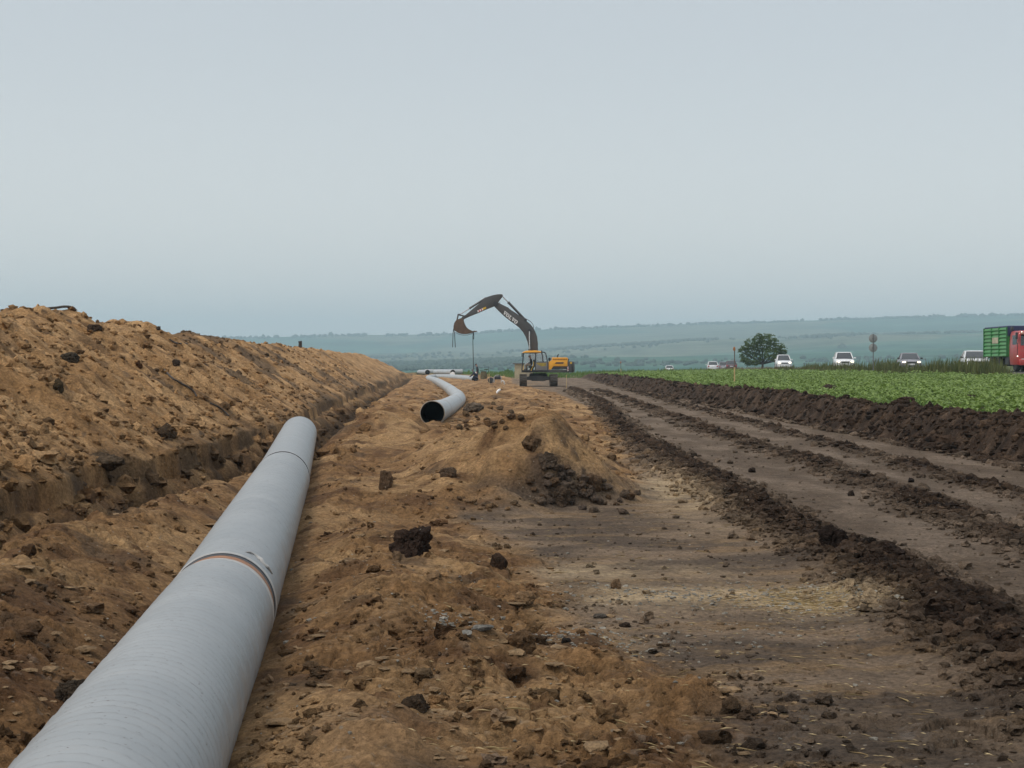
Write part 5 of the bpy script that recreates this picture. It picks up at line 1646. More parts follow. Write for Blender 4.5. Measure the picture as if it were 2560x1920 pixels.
# one row per car: label, px, depth, heading, paint, kind, lights, length, height
car('white pickup with headlights on, just right of the lone tree', lane(1958, 206), 206, R(-5), P_WHITE, 'pickup', True, 1.80, 5.0, 1.76, 'pickup_truck')
car('white car with bright headlights, left of the round road signs', lane(2109, 158), 158, R(-7), P_WHITE, 'suv', True, 1.78, 4.4, 1.62)
car('grey car with headlights on, right of the round road signs', lane(2273, 149), 149, R(-8), P_GREY, 'sedan', True, 1.80, 4.5, 1.48)
car('white car without lights following close by the green truck body', lane(2436, 128), 128, R(-9), P_WHITE, 'sedan', False, 1.86, 4.5, 1.52)
car('white hatchback driving away, left of the dark pair of cars', lane(1781, 274), 274, R(176), P_WHITE, 'hatch', False, 1.78, 4.1, 1.55)
car('dark red car driving away, right-hand one of the pair behind the stake', lane(1827, 268), 268, R(176), P_MAROON, 'hatch', False, 1.78, 4.3, 1.62)
car('grey car driving away, left-hand one of the dark pair', lane(1808, 292), 292, R(176), P_GREY, 'hatch', False, 1.78, 4.3, 1.68)
car('small white car driving away farthest down the road', lane(1673, 345), 345, R(177), P_WHITE, 'sedan', False, 1.76, 4.3, 1.5)

# lorry
P_REDC = mat('lorry_red', (.40, .030, .030), .4, var=.12, coat=.3, dirt=(.30, .18, .13), dirt_amt=.35)
P_GREEN = mat('body_green', (.055, .24, .065), .5, var=.12, scale=1.5, dirt=(.17, .20, .12), dirt_amt=.35)
P_GREEND = mat('body_green_rib', (.03, .15, .04), .5, var=.12)
P_NAVY = mat('navy_tarp', (.03, .035, .09), .75, var=.2, bump=.2)
tx = at(2459, 900, 118).x + 1.25
tzr = road_z(112) + .04
tk = thing('tipper_lorry', 'red lorry with a ribbed green tipper body and navy tarpaulin', 'lorry', (tx, 110, tzr), 0)
ztop = at(2459, 821.5, 118).z - tzr; zbot = at(2459, 893, 118).z - tzr
bY0, bY1 = 2.55, 8.1
m_ = MB(); m_.box((0, (bY0 + bY1) / 2, (ztop + zbot) / 2), (2.34, bY1 - bY0, ztop - zbot)); bodyo = m_.build('tipper_body', P_GREEN, tk)
for sg in (-1, 1):
    for k in range(4):
        yy = bY0 + .06 + k * (bY1 - bY0 - .12) / 3
        r_ = MB(); r_.cbox((sg * 1.21, yy, (ztop + zbot) / 2), (.10, .12, ztop - zbot), .015); r_.build('upright_rib', P_GREEND, bodyo)
    for k in range(8):
        zz = zbot + (k + .5) * (ztop - zbot) / 8
        hgt_ = (ztop - zbot) / 8
        r_ = MB(); x_ = sg * 1.172
        r_.prism([(x_, zz - hgt_ * .48), (x_ + sg * .055, zz - hgt_ * .28), (x_ + sg * .055, zz - hgt_ * .1), (x_, zz + hgt_ * .3)], bY0 + .02, bY1 - .02); r_.build('side_board', P_GREEN, bodyo)
r_ = MB(); r_.box((-1.215, bY0 + 2.75, zbot + (ztop - zbot) * .56), (.03, 1.4, .40)); r_.build('sign_board', mat('faded_sign', (.42, .38, .27), .7, var=.2, scale=3), tk)
m_ = MB(); m_.box((0, bY0 - .03, ztop - .30), (2.36, .06, .62)); m_.cbox((0, (bY0 + bY1) / 2, ztop + .02), (2.36, bY1 - bY0, .10), .04); m_.build('tarpaulin', P_NAVY, tk)
for k in range(6):
    r_ = MB(); r_.box((0, bY0 - .035, zbot + .15 + k * (ztop - zbot - .75) / 5), (2.2, .05, .09)); r_.build('front_rib', P_GREEND, bodyo)
m_ = MB(); m_.box((-.4, 4.2, .82), (.14, 7.4, .26)); m_.box((.4, 4.2, .82), (.14, 7.4, .26)); m_.box((0, 5.2, zbot - .1), (1.0, 5.0, .16)); m_.cbox((-.95, 2.6, .72), (.5, .9, .5), .06); m_.build('chassis', M_TRIM, tk)
for yy in (.95, 4.9, 6.3):
    for sg in (-1, 1):
        wl = MB(); wl.lathe([(.2, -.14), (.46, -.145), (.51, -.10), (.52, 0), (.51, .10), (.46, .145), (.2, .14)], (sg * 1.03, yy, .52), 'x', 26); wo = wl.build('wheel', M_TYRE, tk)
        rm = MB(); rm.lathe([(.05, sg * .10), (.12, sg * .11), (.22, sg * .06), (.28, sg * .12), (.30, sg * .14)], (sg * 1.03, yy, .52), 'x', 20); rm.build('rim', M_RIM, wo)
for yy in (4.2, 5.6, 7.0):
    f_ = MB(); f_.box((0, yy, .62), (2.2, .03, .5)); f_.build('mudflap', M_BLACKR, tk)
ch = at(2547, 826, 110).z - tzr
# cab shell as lofted rings from sill to roof
m_ = MB()
def rr3(z_, x_, ya, yb): return [Vector((-x_ + .06, ya, z_)), Vector((x_ - .06, ya, z_)), Vector((x_, ya + .08, z_)), Vector((x_, yb, z_)), Vector((-x_, yb, z_)), Vector((-x_, ya + .08, z_))]
m_.loft([rr3(.45, 1.18, -.02, 1.95), rr3(1.0, 1.22, -.04, 2.0), rr3(1.75, 1.22, 0, 2.0), rr3(ch - .28, 1.16, .16, 2.0), rr3(ch - .05, 1.10, .30, 1.95), rr3(ch, .95, .45, 1.8)])
cab_ = m_.build('cab', P_REDC, tk, .03)
m_ = MB(); zA, zB = 1.72, ch - .30
m_._add([(-1.08, -.012, zA), (1.08, -.012, zA), (1.02, .142, zB), (-1.02, .142, zB), (-1.08, .03, zA), (1.08, .03, zA), (1.02, .18, zB), (-1.02, .18, zB)], [(0, 1, 2, 3), (7, 6, 5, 4), (0, 4, 5, 1), (1, 5, 6, 2), (2, 6, 7, 3), (3, 7, 4, 0)]); m_.build('windscreen', M_CARGLASS, tk)
for sg in (-1, 1):
    m_ = MB(); m_.box((sg * 1.205, .85, (zA + zB) / 2 + .03), (.03, .95, .62)); m_.build('side_window', M_CARGLASS, tk)
    m_ = MB(); m_.cbox((sg * 1.34, .0, zB - .05), (.12, .22, .46), .03); m_.tube([(sg * 1.16, .15, zB + .12), (sg * 1.36, .0, zB + .16)], .02, 6); m_.build('mirror', M_TRIM, tk)
    m_ = MB(); m_.cbox((sg * .84, -.075, .74), (.42, .05, .22), .02); m_.build('headlight', M_LAMP, tk)
    m_ = MB(); m_.tube([(sg * 1.225, .20, 1.1), (sg * 1.235, .15, 1.9)], .02, 6); m_.build('grab_handle', M_TRIM, tk)
m_ = MB(); m_.cbox((0, .05, ch - .16), (2.1, .30, .16), .05); m_.build('sun_visor', mat('pale_visor', (.42, .20, .15), .5), tk)
m_ = MB(); m_.cbox((0, -.06, .62), (2.38, .16, .38), .05); m_.build('bumper', P_REDC, tk, .02)
for k in range(4):
    m_ = MB(); m_.box((0, -.052, 1.02 + k * .15), (1.3, .03, .07)); m_.build('grille_bar', M_TRIM, tk)
m_ = MB(); m_.box((0, -.145, .60), (.52, .012, .12)); m_.build('number_plate', M_WHITE, tk)
m_ = MB(); m_.lathe([(.10, 0), (.11, .05), (.11, .22), (.08, .28)], (-1.0, 2.15, ch + .02), 'z', 14); m_.build('air_intake', M_TRIM, tk)
M_SMALL = mat('marker_lamp', (1, .95, .85), .3, emit=2.0, var=.02)
for (x_, z_) in ((-1.0, ch - .10), (-1.24, 1.02)):
    m_ = MB(); m_.cbox((x_, -.02 if z_ > 2 else .1, z_), (.08, .06, .06), .015); m_.build('marker_lamp', M_SMALL, tk)

# road sign seen from behind
ps = at(2183, 921, 133); ps.z = gz(ps.x, ps.y) - .1
sg_ = thing('road_sign', 'two round road signs on one post, seen from behind', 'sign', ps)
Hs = at(2183, 835, 133).z - ps.z
M_SBACK = mat('sign_back', (.28, .29, .28), .6, .3, var=.12)
m_ = MB(); m_.tube([(0, 0, 0), (0, 0, Hs)], .035, 10); m_.build('post', mat('sign_post', (.12, .125, .125), .5), sg_)
for vz in (846, 869.5):
    zc0 = at(2183, vz, 133).z - ps.z
    m_ = MB(); m_.lathe([(.01, .05), (.32, .05), (.34, .06), (.34, .08), (.01, .08)], (0, 0, zc0), 'y', 32); d_ = m_.build('sign_disc', M_SBACK, sg_)
    m_ = MB(); m_.lathe([(.01, .082), (.30, .082), (.01, .084)], (0, 0, zc0), 'y', 32); m_.build('sign_face', M_WHITE, d_)
    m_ = MB(); m_.box((0, .03, zc0), (.10, .05, .12)); m_.build('clamp', M_DARKGREY, d_)
#PART3
# ------------------------------------------------------------------ plants
def leaf_mesh(name, P, D, W, S, matl, parent=None, fold=.25):
    """folded leaves: P base points, D unit directions, W unit side vectors, S (length, width)"""
    n = len(P); U = np.cross(D, W)
    ln, wd = S[:, :1], S[:, 1:2]
    a = P; b = P + D * ln * .45 + W * wd * .5 + U * wd * fold; c = P + D * ln - U * ln * .12; d_ = P + D * ln * .45 - W * wd * .5 + U * wd * fold
    V = np.stack([a, b, c, d_], 1).reshape(-1, 3)
    i0 = np.arange(n) * 4
    F = np.stack([np.stack([i0, i0 + 1, i0 + 2], -1), np.stack([i0, i0 + 2, i0 + 3], -1)], 1).reshape(-1, 3)
    return link(name, np_mesh(name, V, F, None, False), matl, parent)


def unit(v): return v / np.maximum(np.linalg.norm(v, axis=-1, keepdims=True), 1e-9)


def rand_dirs(n, zmin=-1, zmax=1):
    z = rng_.uniform(zmin, zmax, n); a = rng_.uniform(0, 2 * math.pi, n); r = np.sqrt(1 - z * z)
    return np.stack([r * np.cos(a), r * np.sin(a), z], -1)


M_CROP = leaf_material('crop_leaf', (.125, .20, .034), (.25, .35, .09), .36, .5)
M_GRASS = leaf_material('verge_grass', (.09, .12, .035), (.18, .185, .07), .3, .8)
M_WEED = leaf_material('weed_leaf', (.08, .15, .03), (.14, .21, .05), .25, .6)
M_DRYGRASS = leaf_material('dry_grass', (.16, .12, .055), (.24, .19, .09), .2, .8)
M_TREELEAF = leaf_material('tree_leaf', (.045, .085, .020), (.12, .175, .042), .34, .5)
M_BARK = mat('bark', (.05, .042, .034), .9, var=.3, scale=8, bump=.4)

# leafy crop in rows
def crop_points(y0, y1, dy, row):
    xs = np.arange(10.55, 29.3, row); ys = np.arange(y0, y1, dy)
    X, Y = np.meshgrid(xs, ys); X = X.ravel(); Y = Y.ravel()
    X = X + rng_.normal(0, .09, X.shape); Y = Y + rng_.uniform(-dy / 2, dy / 2, Y.shape)
    k = (X < .325 * Y + 2.5) & (X > 10.45 + .5 * perlin(X / 1.5, Y / 2.5, 108) + .12)
    return X[k], Y[k]


Pl, Dl, Wl, Sl = [], [], [], []
for (y0, y1, dy, row, nl, sc) in ((30, 62, .19, .36, 13, .82), (62, 115, .28, .45, 9, 1.0), (115, 232, .50, .7, 6, 1.45)):
    X, Y = crop_points(y0, y1, dy, row)
    keep = rng_.random(len(X)) < np.clip(.95 + 1.2 * perlin(X / 3, Y / 5, 801), .35, 1)
    X, Y = X[keep], Y[keep]; Zg = terrain(X, Y); n = len(X)
    hgt = rng_.uniform(.16, .34, n) * np.clip(1.0 + .6 * perlin(X / 4, Y / 7, 805), .5, 1.5) * np.clip((X - 10.2) / 1.2, .4, 1)
    for k in range(nl):
        d = rand_dirs(n, -.15, .45); w = unit(np.cross(d, np.array((0, 0, 1.))) + .35 * rng_.standard_normal((n, 3)))
        w = unit(w - d * (w * d).sum(-1, keepdims=True))
        f = rng_.uniform(.35, 1.0, n)
        Pl.append(np.stack([X, Y, Zg + hgt * f], -1) + d * .02); Dl.append(d); Wl.append(w)
        L0 = rng_.uniform(.075, .155, n) * sc * (.7 + .5 * f)
        Sl.append(np.stack([L0, L0 * rng_.uniform(.75, 1.0, n)], -1))
tag(leaf_mesh('crop_plants', np.concatenate(Pl), np.concatenate(Dl), np.concatenate(Wl), np.concatenate(Sl), M_CROP, fold=.12), kind='stuff')


def blades(name, X, Y, h, w, matl, lean=.35, zoff=-.03):
    n = len(X); Z_ = terrain(X, Y) + zoff
    a = rng_.uniform(0, 2 * math.pi, n); l = rng_.uniform(0, lean, n)
    D = unit(np.stack([l * np.cos(a), l * np.sin(a), np.ones(n)], -1))
    b = rng_.uniform(0, math.pi, n); W = unit(np.stack([np.cos(b), np.sin(b), np.zeros(n)], -1)); W = unit(W - D * (W * D).sum(-1, keepdims=True))
    return leaf_mesh(name, np.stack([X, Y, Z_], -1), D, W, np.stack([h, w], -1), matl, fold=.05)


n = 26000
Y = 92 + 240 * rng_.random(n) ** 1.5; X = rng_.uniform(29.0, 31.9, n) - np.interp(Y, [200, 245, 280, 350], [0, 1.4, 3.4, 4.6])
hm = np.clip(.55 + 1.3 * perlin(X / 2.0, Y / 6.0, 811) + .3 * perlin(X, Y / 1.5, 812), .12, 1.3)
X, Y, hm = [a_[rng_.random(n) < np.clip(hm, .25, 1)] for a_ in (X, Y, hm)][:3] if False else (X, Y, hm)
far = np.interp(Y, [90, 140, 165, 185, 205, 330], [1.35, 1.3, 1.15, .85, .45, .4])
tag(blades('verge_grass', X, Y, rng_.uniform(.35, 1.0, n) * np.clip(hm, .25, 1.15) * far, rng_.uniform(.02, .05, n), M_GRASS), kind='stuff')
n = 3200
Y = 150 + 180 * rng_.random(n); X = rng_.uniform(30.2, 32.2, n) - np.interp(Y, [200, 245, 280, 350], [0, 1.4, 3.4, 4.6])
tag(blades('dry_grass', X, Y, rng_.uniform(.3, .75, n), rng_.uniform(.03, .07, n), M_DRYGRASS), kind='stuff')
n = 9000
Y = rng_.uniform(216, 275, n); X = rng_.uniform(-14, 26, n); X = np.where((X < -3.2) & (Y < 250), rng_.uniform(-3, 26, n), X)
tag(blades('far_grass', X, Y, rng_.uniform(.2, .75, n) * np.clip(.7 + .9 * perlin(X / 3, Y / 6, 815), .2, 1.4), rng_.uniform(.08, .2, n), M_WEED), kind='stuff')
n = 5200                                                    # ragged weeds where the field meets the bank
Y = 32 + 110 * rng_.random(n) ** 1.6; X = 10.35 + rng_.uniform(-.35, 1.1, n) - .5 * perlin(X[:1].repeat(n), Y / 2.5, 108)
hm = np.clip(.1 + 1.6 * perlin(X / 1.2, Y / 3.0, 816), 0, 1.2); k = rng_.random(n) < hm
tag(blades('bank_weeds', X[k], Y[k], rng_.uniform(.10, .30, n)[k], rng_.uniform(.03, .08, n)[k], M_WEED, .9), kind='stuff')


def tree(name, label, cat, base, clumps, scale, trunk_r, leaf=(.20, .14), per=330, group=None, leafmat=None, seed=5, first_fork=.35):
    """clumps: (x, z, r) in metres from the trunk foot; depth offsets are drawn at random"""
    rg = np.random.default_rng(seed)
    o = thing(name, label, cat, base, 0, group)
    C = []
    for (x, z, r) in clumps:
        C.append((x * scale, rg.normal(0, .55) * r * scale * 1.6, z * scale, r * scale))
    fork = Vector((.05 * scale, 0, first_fork * scale * max(c[1] for c in clumps) * .55))
    m_ = MB(); m_.tube([(0, 0, -.3), (.02, 0, fork.z * .5), fork], [trunk_r * 1.35, trunk_r, trunk_r * .85], 9); trunk = m_.build('trunk', M_BARK, o)
    for (x, y, z, r) in C:
        m_ = MB(); mid = fork.lerp(Vector((x, y, z)), .5) + Vector((0, 0, -.12 * r)) + Vector((rg.normal(0, .1), rg.normal(0, .1), 0)) * r
        m_.tube([fork, mid, Vector((x, y, z))], [trunk_r * .5, trunk_r * .3, trunk_r * .08], 6); m_.build('limb', M_BARK, trunk)
    P, S = [], []
    for (x, y, z, r) in C:
        nn = int(per * (r / (.5 * scale)) ** 1.6) + 30
        d = rg.standard_normal((nn, 3)); d = d / np.linalg.norm(d, axis=1, keepdims=True)
        rad = r * rg.uniform(.25, 1.12, nn) ** .6
        p = d * rad[:, None] * np.array((1.1, 1.05, .8)) + np.array((x, y, z))
        nzv = perlin(p[:, 0] / (.45 * scale) + 7 * y, p[:, 2] / (.35 * scale), seed)
        p = p[nzv > -.06]
        P.append(p); S.append(np.stack([rg.uniform(.7, 1.3, len(p)) * leaf[0], rg.uniform(.7, 1.3, len(p)) * leaf[1]], -1))
    P = np.concatenate(P); S = np.concatenate(S); n_ = len(P)
    D = rand_dirs(n_, -.7, .6); W = unit(np.cross(D, rand_dirs(n_)))
    leaf_mesh('crown', P, D, W, S, leafmat or M_TREELEAF, o, .15)
    return o


tb = at(1906, 921, 255); tb.z = gz(tb.x, tb.y)
px_m = 16.47 * 4.608
cl = [((x - 1415) / px_m, (735 - y) / px_m, r / px_m) for x, y, r in
      ((1395, 335, 52), (1470, 372, 78), (1330, 395, 80), (1540, 400, 55), (1255, 430, 60), (1420, 450, 95), (1590, 470, 75), (1640, 500, 55), (1310, 500, 85), (1195, 480, 42), (1160, 500, 24),
       (1500, 540, 95), (1640, 560, 50), (1230, 570, 62), (1370, 575, 66), (1200, 610, 42), (1250, 640, 48), (1600, 610, 45), (1330, 640, 45), (1660, 585, 30), (1555, 580, 60))]
tree('lone_tree', 'broad dark green tree standing alone beside the road', 'tree', tb, cl, 1.0, .17, (.25, .15), 300)
bush = [(-.5, .5, .5), (.4, .55, .5), (0, .85, .45), (.8, .4, .35), (-.85, .35, .3)]
def bush_at(u, v, Y, wpx, label, seed, mat_=None, group=None, squash=1.0):
    b_ = at(u, v, Y)
    zg = gz(b_.x, b_.y) if Y < 400 else float(hill_z(np.array([b_.x]), np.array([b_.y]))[0])
    sc = wpx / FPX * Y / 2.2
    b_.z = zg
    return tree('bush', label, 'bush', b_, [(a_, c_ * squash, r_) for a_, c_, r_ in bush], sc, .05 * sc, (.16 * sc, .12 * sc), 170, group, mat_, seed, .2)


M_BUSH = leaf_material('bush_leaf', (.045, .085, .025), (.085, .13, .04), .22, .6)
bush_at(1064, 933, 262, 26, 'rounded green bush at the end of the heap, behind the stored pipes', 21, M_BUSH)
bush_at(2396, 908, 185, 20, 'small grey-green bush between the last two cars', 22, M_BUSH)
bush_at(2332, 912, 200, 22, 'low bush in the verge right of the grey car', 23, M_BUSH, None, .8)
bush_at(2105, 838, 2900, 24, 'single dark bush far up the hillside above the road signs', 24, M_WOOD)
bush_at(1270, 931, 255, 34, 'weedy green bush between the generator and the hut', 25, M_WEED, None, .7)
bush_at(1224, 934, 250, 22, 'low weedy bush behind the welding unit', 26, M_WEED, None, .6)

# ------------------------------------------------------------------ clods, chips and straw
ICO4 = ico(4); ICO5 = ico(5)


def lump_mesh(name, size, colour, seed, rough=.35, base=ICO4, flat=1.0):
    v, f = base; v = v.copy()
    off = Vector((seed * 7.31, seed * 3.7, seed * 1.9))
    rg = np.random.default_rng(1000 + seed)
    N = rg.standard_normal((16, 3)); N /= np.linalg.norm(N, axis=1, keepdims=True)          # broken faces
    cutd = rg.uniform(.62, 1.0, 16)
    q_ = v @ N.T
    k = np.minimum(1.05, np.min(np.where(q_ > .05, cutd[None] / np.maximum(q_, .05), 9), axis=1))
    k = k * np.array([1 + rough * (.55 * mnoise.noise(Vector(p) * 1.3 + off) + .45 * mnoise.noise(Vector(p) * 3.3 + off) + .30 * mnoise.noise(Vector(p) * 7 + off) + .16 * mnoise.noise(Vector(p) * 14 + off)) for p in v])
    V = v * k[:, None] * np.array(size) / 2
    c = np.array(colour)[None] * (1 + .35 * np.array([mnoise.noise(Vector(p) * 3 + off) for p in v]))[:, None]
    return np_mesh(name, V, f, np.clip(c, .01, .9), False)


DK, BR, TN, GR, CH = (.046, .031, .022), (.135, .085, .050), (.26, .16, .082), (.14, .106, .076), (.42, .39, .33)


def clod(u, v, wpx, hpx, label, colour, seed, name='earth_clod', cat='clod', group=None, rough=.38, base=ICO4, sink=.22):
    p = hit(u, v); s_ = p.y / FPX
    w, h_ = wpx * s_, hpx * s_
    o = link(name, lump_mesh(name, (w, w * .9, h_ * 1.25), colour, seed, rough, base), M_SOIL)
    o.location = (p.x, p.y + w * .25, p.z + h_ * (.5 - sink)); o.rotation_euler = (0, 0, seed * 1.7)
    return tag(o, label, cat, group)


clod(1030, 1392, 122, 92, 'big dark brown clod on the slope right of the near pipe', (0.049, 0.030, 0.021), 1, rough=.45, base=ICO5)
clod(1247, 1422, 44, 42, 'dark pyramid-shaped clod standing alone where clay meets the flat ground', (0.061, 0.038, 0.025), 2, rough=.3)
clod(1312, 1510, 70, 32, 'low tan lump at the clay edge, nearer than the pyramid-shaped clod', TN, 3, 'clay_lump')
clod(1300, 1625, 80, 60, 'large cracked tan clay block at the edge of the bench', (0.166, 0.099, 0.051), 4, 'clay_lump')
clod(1166, 1590, 38, 15, 'flat white stone lying on the clay', (.44, .42, .37), 5, 'flat_stone', 'stone', rough=.12)
clod(1205, 1577, 62, 16, 'long flat grey stone just behind the white one', (.27, .255, .225), 6, 'flat_stone', 'stone', rough=.15)
clod(1415, 1606, 30, 14, 'small black clod among pale chips on the flat ground', (0.020, 0.016, 0.013), 7)
clod(1541, 1472, 30, 26, 'tan stone on the flat ground beyond the pale chips', (0.216, 0.139, 0.078), 8, 'clay_lump', 'clod')
clod(1564, 1568, 32, 12, 'flat dark clod pressed into the flat ground', DK, 9)
clod(1500, 1545, 40, 10, 'flat grey stone pressed into the flat ground', (0.101, 0.083, 0.066), 10, 'flat_stone', 'stone', rough=.15)
clod(965, 1222, 38, 52, 'brown clod standing on the clay just right of the near pipe end', BR, 11)
clod(1330, 1128, 52, 46, 'brown clod perched on top of the cracked clay mound', (0.122, 0.076, 0.042), 12)
clod(1392, 1262, 64, 54, 'biggest rounded clod at the foot of the clay mound', (0.090, 0.062, 0.042), 13, base=ICO5)
clod(1366, 1172, 60, 44, 'grey-brown clod high on the right flank of the clay mound', (0.097, 0.069, 0.048), 14)
clod(1480, 1222, 56, 50, 'brown clod right of the biggest one at the foot of the mound', BR, 15)
clod(1120, 1190, 50, 34, 'rounded clod in the hollow left of the clay mound', (0.115, 0.076, 0.048), 16, sink=.42)
clod(1180, 1030, 60, 26, 'long grey clod right of the bent pipe mouth', GR, 17)
clod(2086, 1372, 74, 66, 'blackest clod on the nearest ridge of topsoil', (0.026, 0.017, 0.013), 18, rough=.55, base=ICO5)
clod(2236, 1396, 66, 40, 'dark clod on the nearest ridge, right of the blackest one', (0.040, 0.026, 0.019), 19, rough=.5)
clod(2178, 1362, 34, 20, 'small black clod between the two large ones on the nearest ridge', (0.023, 0.017, 0.013), 20, rough=.5)
clod(1882, 1182, 20, 15, 'lone round clod on the wheel lane with a pale chip under it', DK, 21)
clod(2128, 1240, 18, 16, 'lone dark clod on the lane beside the second ridge', DK, 22)
clod(2278, 1206, 20, 13, 'dark clod lying in the pale lane beyond the second ridge', (0.029, 0.020, 0.016), 23)
clod(1774, 1188, 20, 12, 'small dark clod just right of the nearest ridge', DK, 24)
clod(1920, 1000, 30, 18, 'dark clod on top of the topsoil bank near the tall stake', DK, 25)
clod(2072, 985, 58, 26, 'high dark lump on the topsoil bank crest', (0.045, 0.029, 0.020), 26)
clod(2265, 1008, 46, 20, 'brown lump lying in the crop behind the bank', (0.054, 0.033, 0.023), 27)
clod(2390, 1005, 80, 22, 'long brown lump of soil among the crop plants', (0.054, 0.033, 0.023), 28)
clod(2430, 1020, 50, 34, 'tall dark lump on the bank crest toward the right', (0.045, 0.029, 0.020), 29)
clod(172, 1758, 90, 70, 'grey-brown clod left of the near pipe', (0.076, 0.056, 0.038), 30, base=ICO5)
clod(262, 1172, 90, 52, 'large grey-brown clod at the foot of the heap beside the trench', (0.108, 0.076, 0.048), 31)
clod(232, 826, 42, 26, 'dark clod embedded in the heap below the crest branch', (0.068, 0.046, 0.031), 32, sink=.4)
clod(172, 905, 52, 34, 'grey clod embedded in the left of the heap', (0.068, 0.053, 0.037), 33, sink=.4)
clod(138, 972, 40, 36, 'round dark clod low in the left of the heap', (0.079, 0.056, 0.030), 34, sink=.4)
clod(345, 916, 22, 18, 'reddish clod in the middle of the heap', (0.115, 0.056, 0.027), 35, sink=.35)
clod(438, 912, 24, 18, 'grey clod right of the reddish one on the heap', (0.072, 0.053, 0.039), 36, sink=.35)
clod(290, 792, 40, 18, 'tan block crowning a knoll of the heap', (0.166, 0.102, 0.054), 37, 'clay_lump', sink=.3)
clod(395, 824, 14, 10, 'small round stone on the heap crest', (0.086, 0.073, 0.060), 38)
clod(560, 1690, 60, 44, 'brown lump against the right flank of the near pipe', (0.108, 0.063, 0.033), 39, sink=.42)
clod(1085, 1452, 56, 30, 'tan lump below the big dark clod', TN, 40, 'clay_lump', sink=.42)
clod(905, 1720, 70, 34, 'tan clay lump in the middle of the near slope', (0.24, 0.145, 0.07), 41, 'clay_lump', sink=.42)
clod(1190, 1690, 60, 36, 'brown clay lump near the right edge of the bench', (0.17, 0.10, 0.05), 42, 'clay_lump', sink=.42)
clod(1060, 1700, 66, 40, 'grey-tan lump beside the brown lumps on the near slope', (0.19, 0.125, 0.068), 43, 'clay_lump', sink=.42)
clod(800, 1690, 74, 30, 'dark flattened clod low on the near slope', (0.10, 0.064, 0.036), 44, sink=.42)
clod(1040, 1772, 70, 48, 'dark moist clod at the bottom middle of the clay', (0.075, 0.05, 0.031), 45, sink=.45)


def clod_group(n_, us, vs_, wpx, label, group, cols, seed0, name='earth_clod'):
    """a heap of alike clods: first of each shape built, the rest copied"""
    prot = []
    for k in range(n_):
        u, v = rng_.normal(*us), rng_.normal(*vs_)
        p = hit(u, v); w = rng_.uniform(*wpx) * p.y / FPX
        if k < 6:
            me = lump_mesh(name, (1, .9, .75), cols[k % len(cols)], seed0 + k, .34, ICO3)
            prot.append(me)
        o = bpy.data.objects.new(name, prot[k % 6])
        COL.objects.link(o)
        if not prot[k % 6].materials: prot[k % 6].materials.append(M_SOIL)
        o.scale = (w * rng_.uniform(.8, 1.25), w, w * rng_.uniform(.8, 1.1)); o.rotation_euler = (rng_.normal(0, .3), rng_.normal(0, .3), rng_.uniform(0, 6.28))
        o.location = (p.x, p.y, p.z + w * .16); tag(o, label, 'clod', group)


clod_group(64, (1440, 60), (1228, 28), (14, 34), 'rounded brown clod in the spill of clods at the foot of the clay mound', 'clods spilled at the foot of the clay mound', [BR, (.13, .095, .07), (.15, .11, .078), (.10, .075, .058)], 100)
clod_group(26, (1230, 70), (1262, 10), (10, 24), 'small tan clod in the row along the front foot of the clay mound', 'small clods along the front of the mound', [TN, (.19, .13, .08), BR], 120)
clod_group(22, (1215, 50), (1048, 22), (10, 24), 'brown clod on the rough clay right of the bent pipe mouth', 'clods right of the bent pipe mouth', [BR, (.12, .08, .045), (.15, .095, .05)], 140)


def scatter(name, X, Y, rad, base, darken=(.75, 1.15), sink=.25, colour=None, squash=(.6, .95)):
    h_, c_, _ = terrain(X, Y, True)
    n_ = len(X)
    sq = rng_.uniform(*squash, n_)
    S = np.stack([rad * rng_.uniform(.8, 1.3, n_), rad * rng_.uniform(.8, 1.3, n_), rad * sq], -1)
    P = np.stack([X, Y, h_ + rad * sq * (1 - 2 * sink) * .6], -1)
    c_ = c_ if colour is None else np.repeat(np.array(colour)[None], n_, 0)
    return tag(blobs(name, P, S, M_SOIL, base, .27, np.clip(c_ * rng_.uniform(*darken, (n_, 1)), .01, .9), False), kind='stuff')


def inv_y(n_, a, b, p=1.0):
    """depths spread evenly over the picture rather than the ground"""
    t = rng_.random(n_); return (a ** -p + t * (b ** -p - a ** -p)) ** (-1 / p)


def power(n_, lo, hi, e_=2.2):
    t = rng_.random(n_); return (lo ** (1 - e_) + t * (hi ** (1 - e_) - lo ** (1 - e_))) ** (1 / (1 - e_))


RID = [([7, 10.5, 16, 20, 32, 45, 60, 80, 145], [3.1, 3.15, 3.04, 2.93, 2.88, 3.0, 3.5, 4.1, 4.6], .27, 6500),
       ([7, 17, 26, 38, 62, 90, 150], [5.0, 5.1, 5.35, 5.3, 5.5, 5.9, 6.2], .24, 2400), ([7, 22, 33, 42, 71, 110, 150], [6.7, 6.8, 7.1, 7.2, 7.5, 8.2, 8.4], .20, 1300)]
for nm, (y0, y1), base in (('ridge_clods', (7.2, 22), ICO2), ('ridge_crumbs', (22, 120), ICO1)):
    XX, YY, RR_ = [], [], []
    for i, (ry, rx, w_, n_) in enumerate(RID):
        if i > 0 and y1 < 30: y0_ = 13
        else: y0_ = y0
        n_ = int(n_ * (.8 if base is ICO2 else .9))
        y = inv_y(n_, y0_, y1, .8); x = np.interp(y, ry, rx) + 0.16 * perlin(y / 1.9, y * 0 + 5.5 + i, 71 + i) + .08 * perlin(y / .5, y * 0 + i, 75 + i) + rng_.normal(0, w_, n_)
        XX.append(x); YY.append(y); RR_.append(power(n_, .010 + .0006 * y, .055 + .001 * y, 2.7))
    scatter(nm, np.concatenate(XX), np.concatenate(YY), np.concatenate(RR_), base, (.7, 1.2))
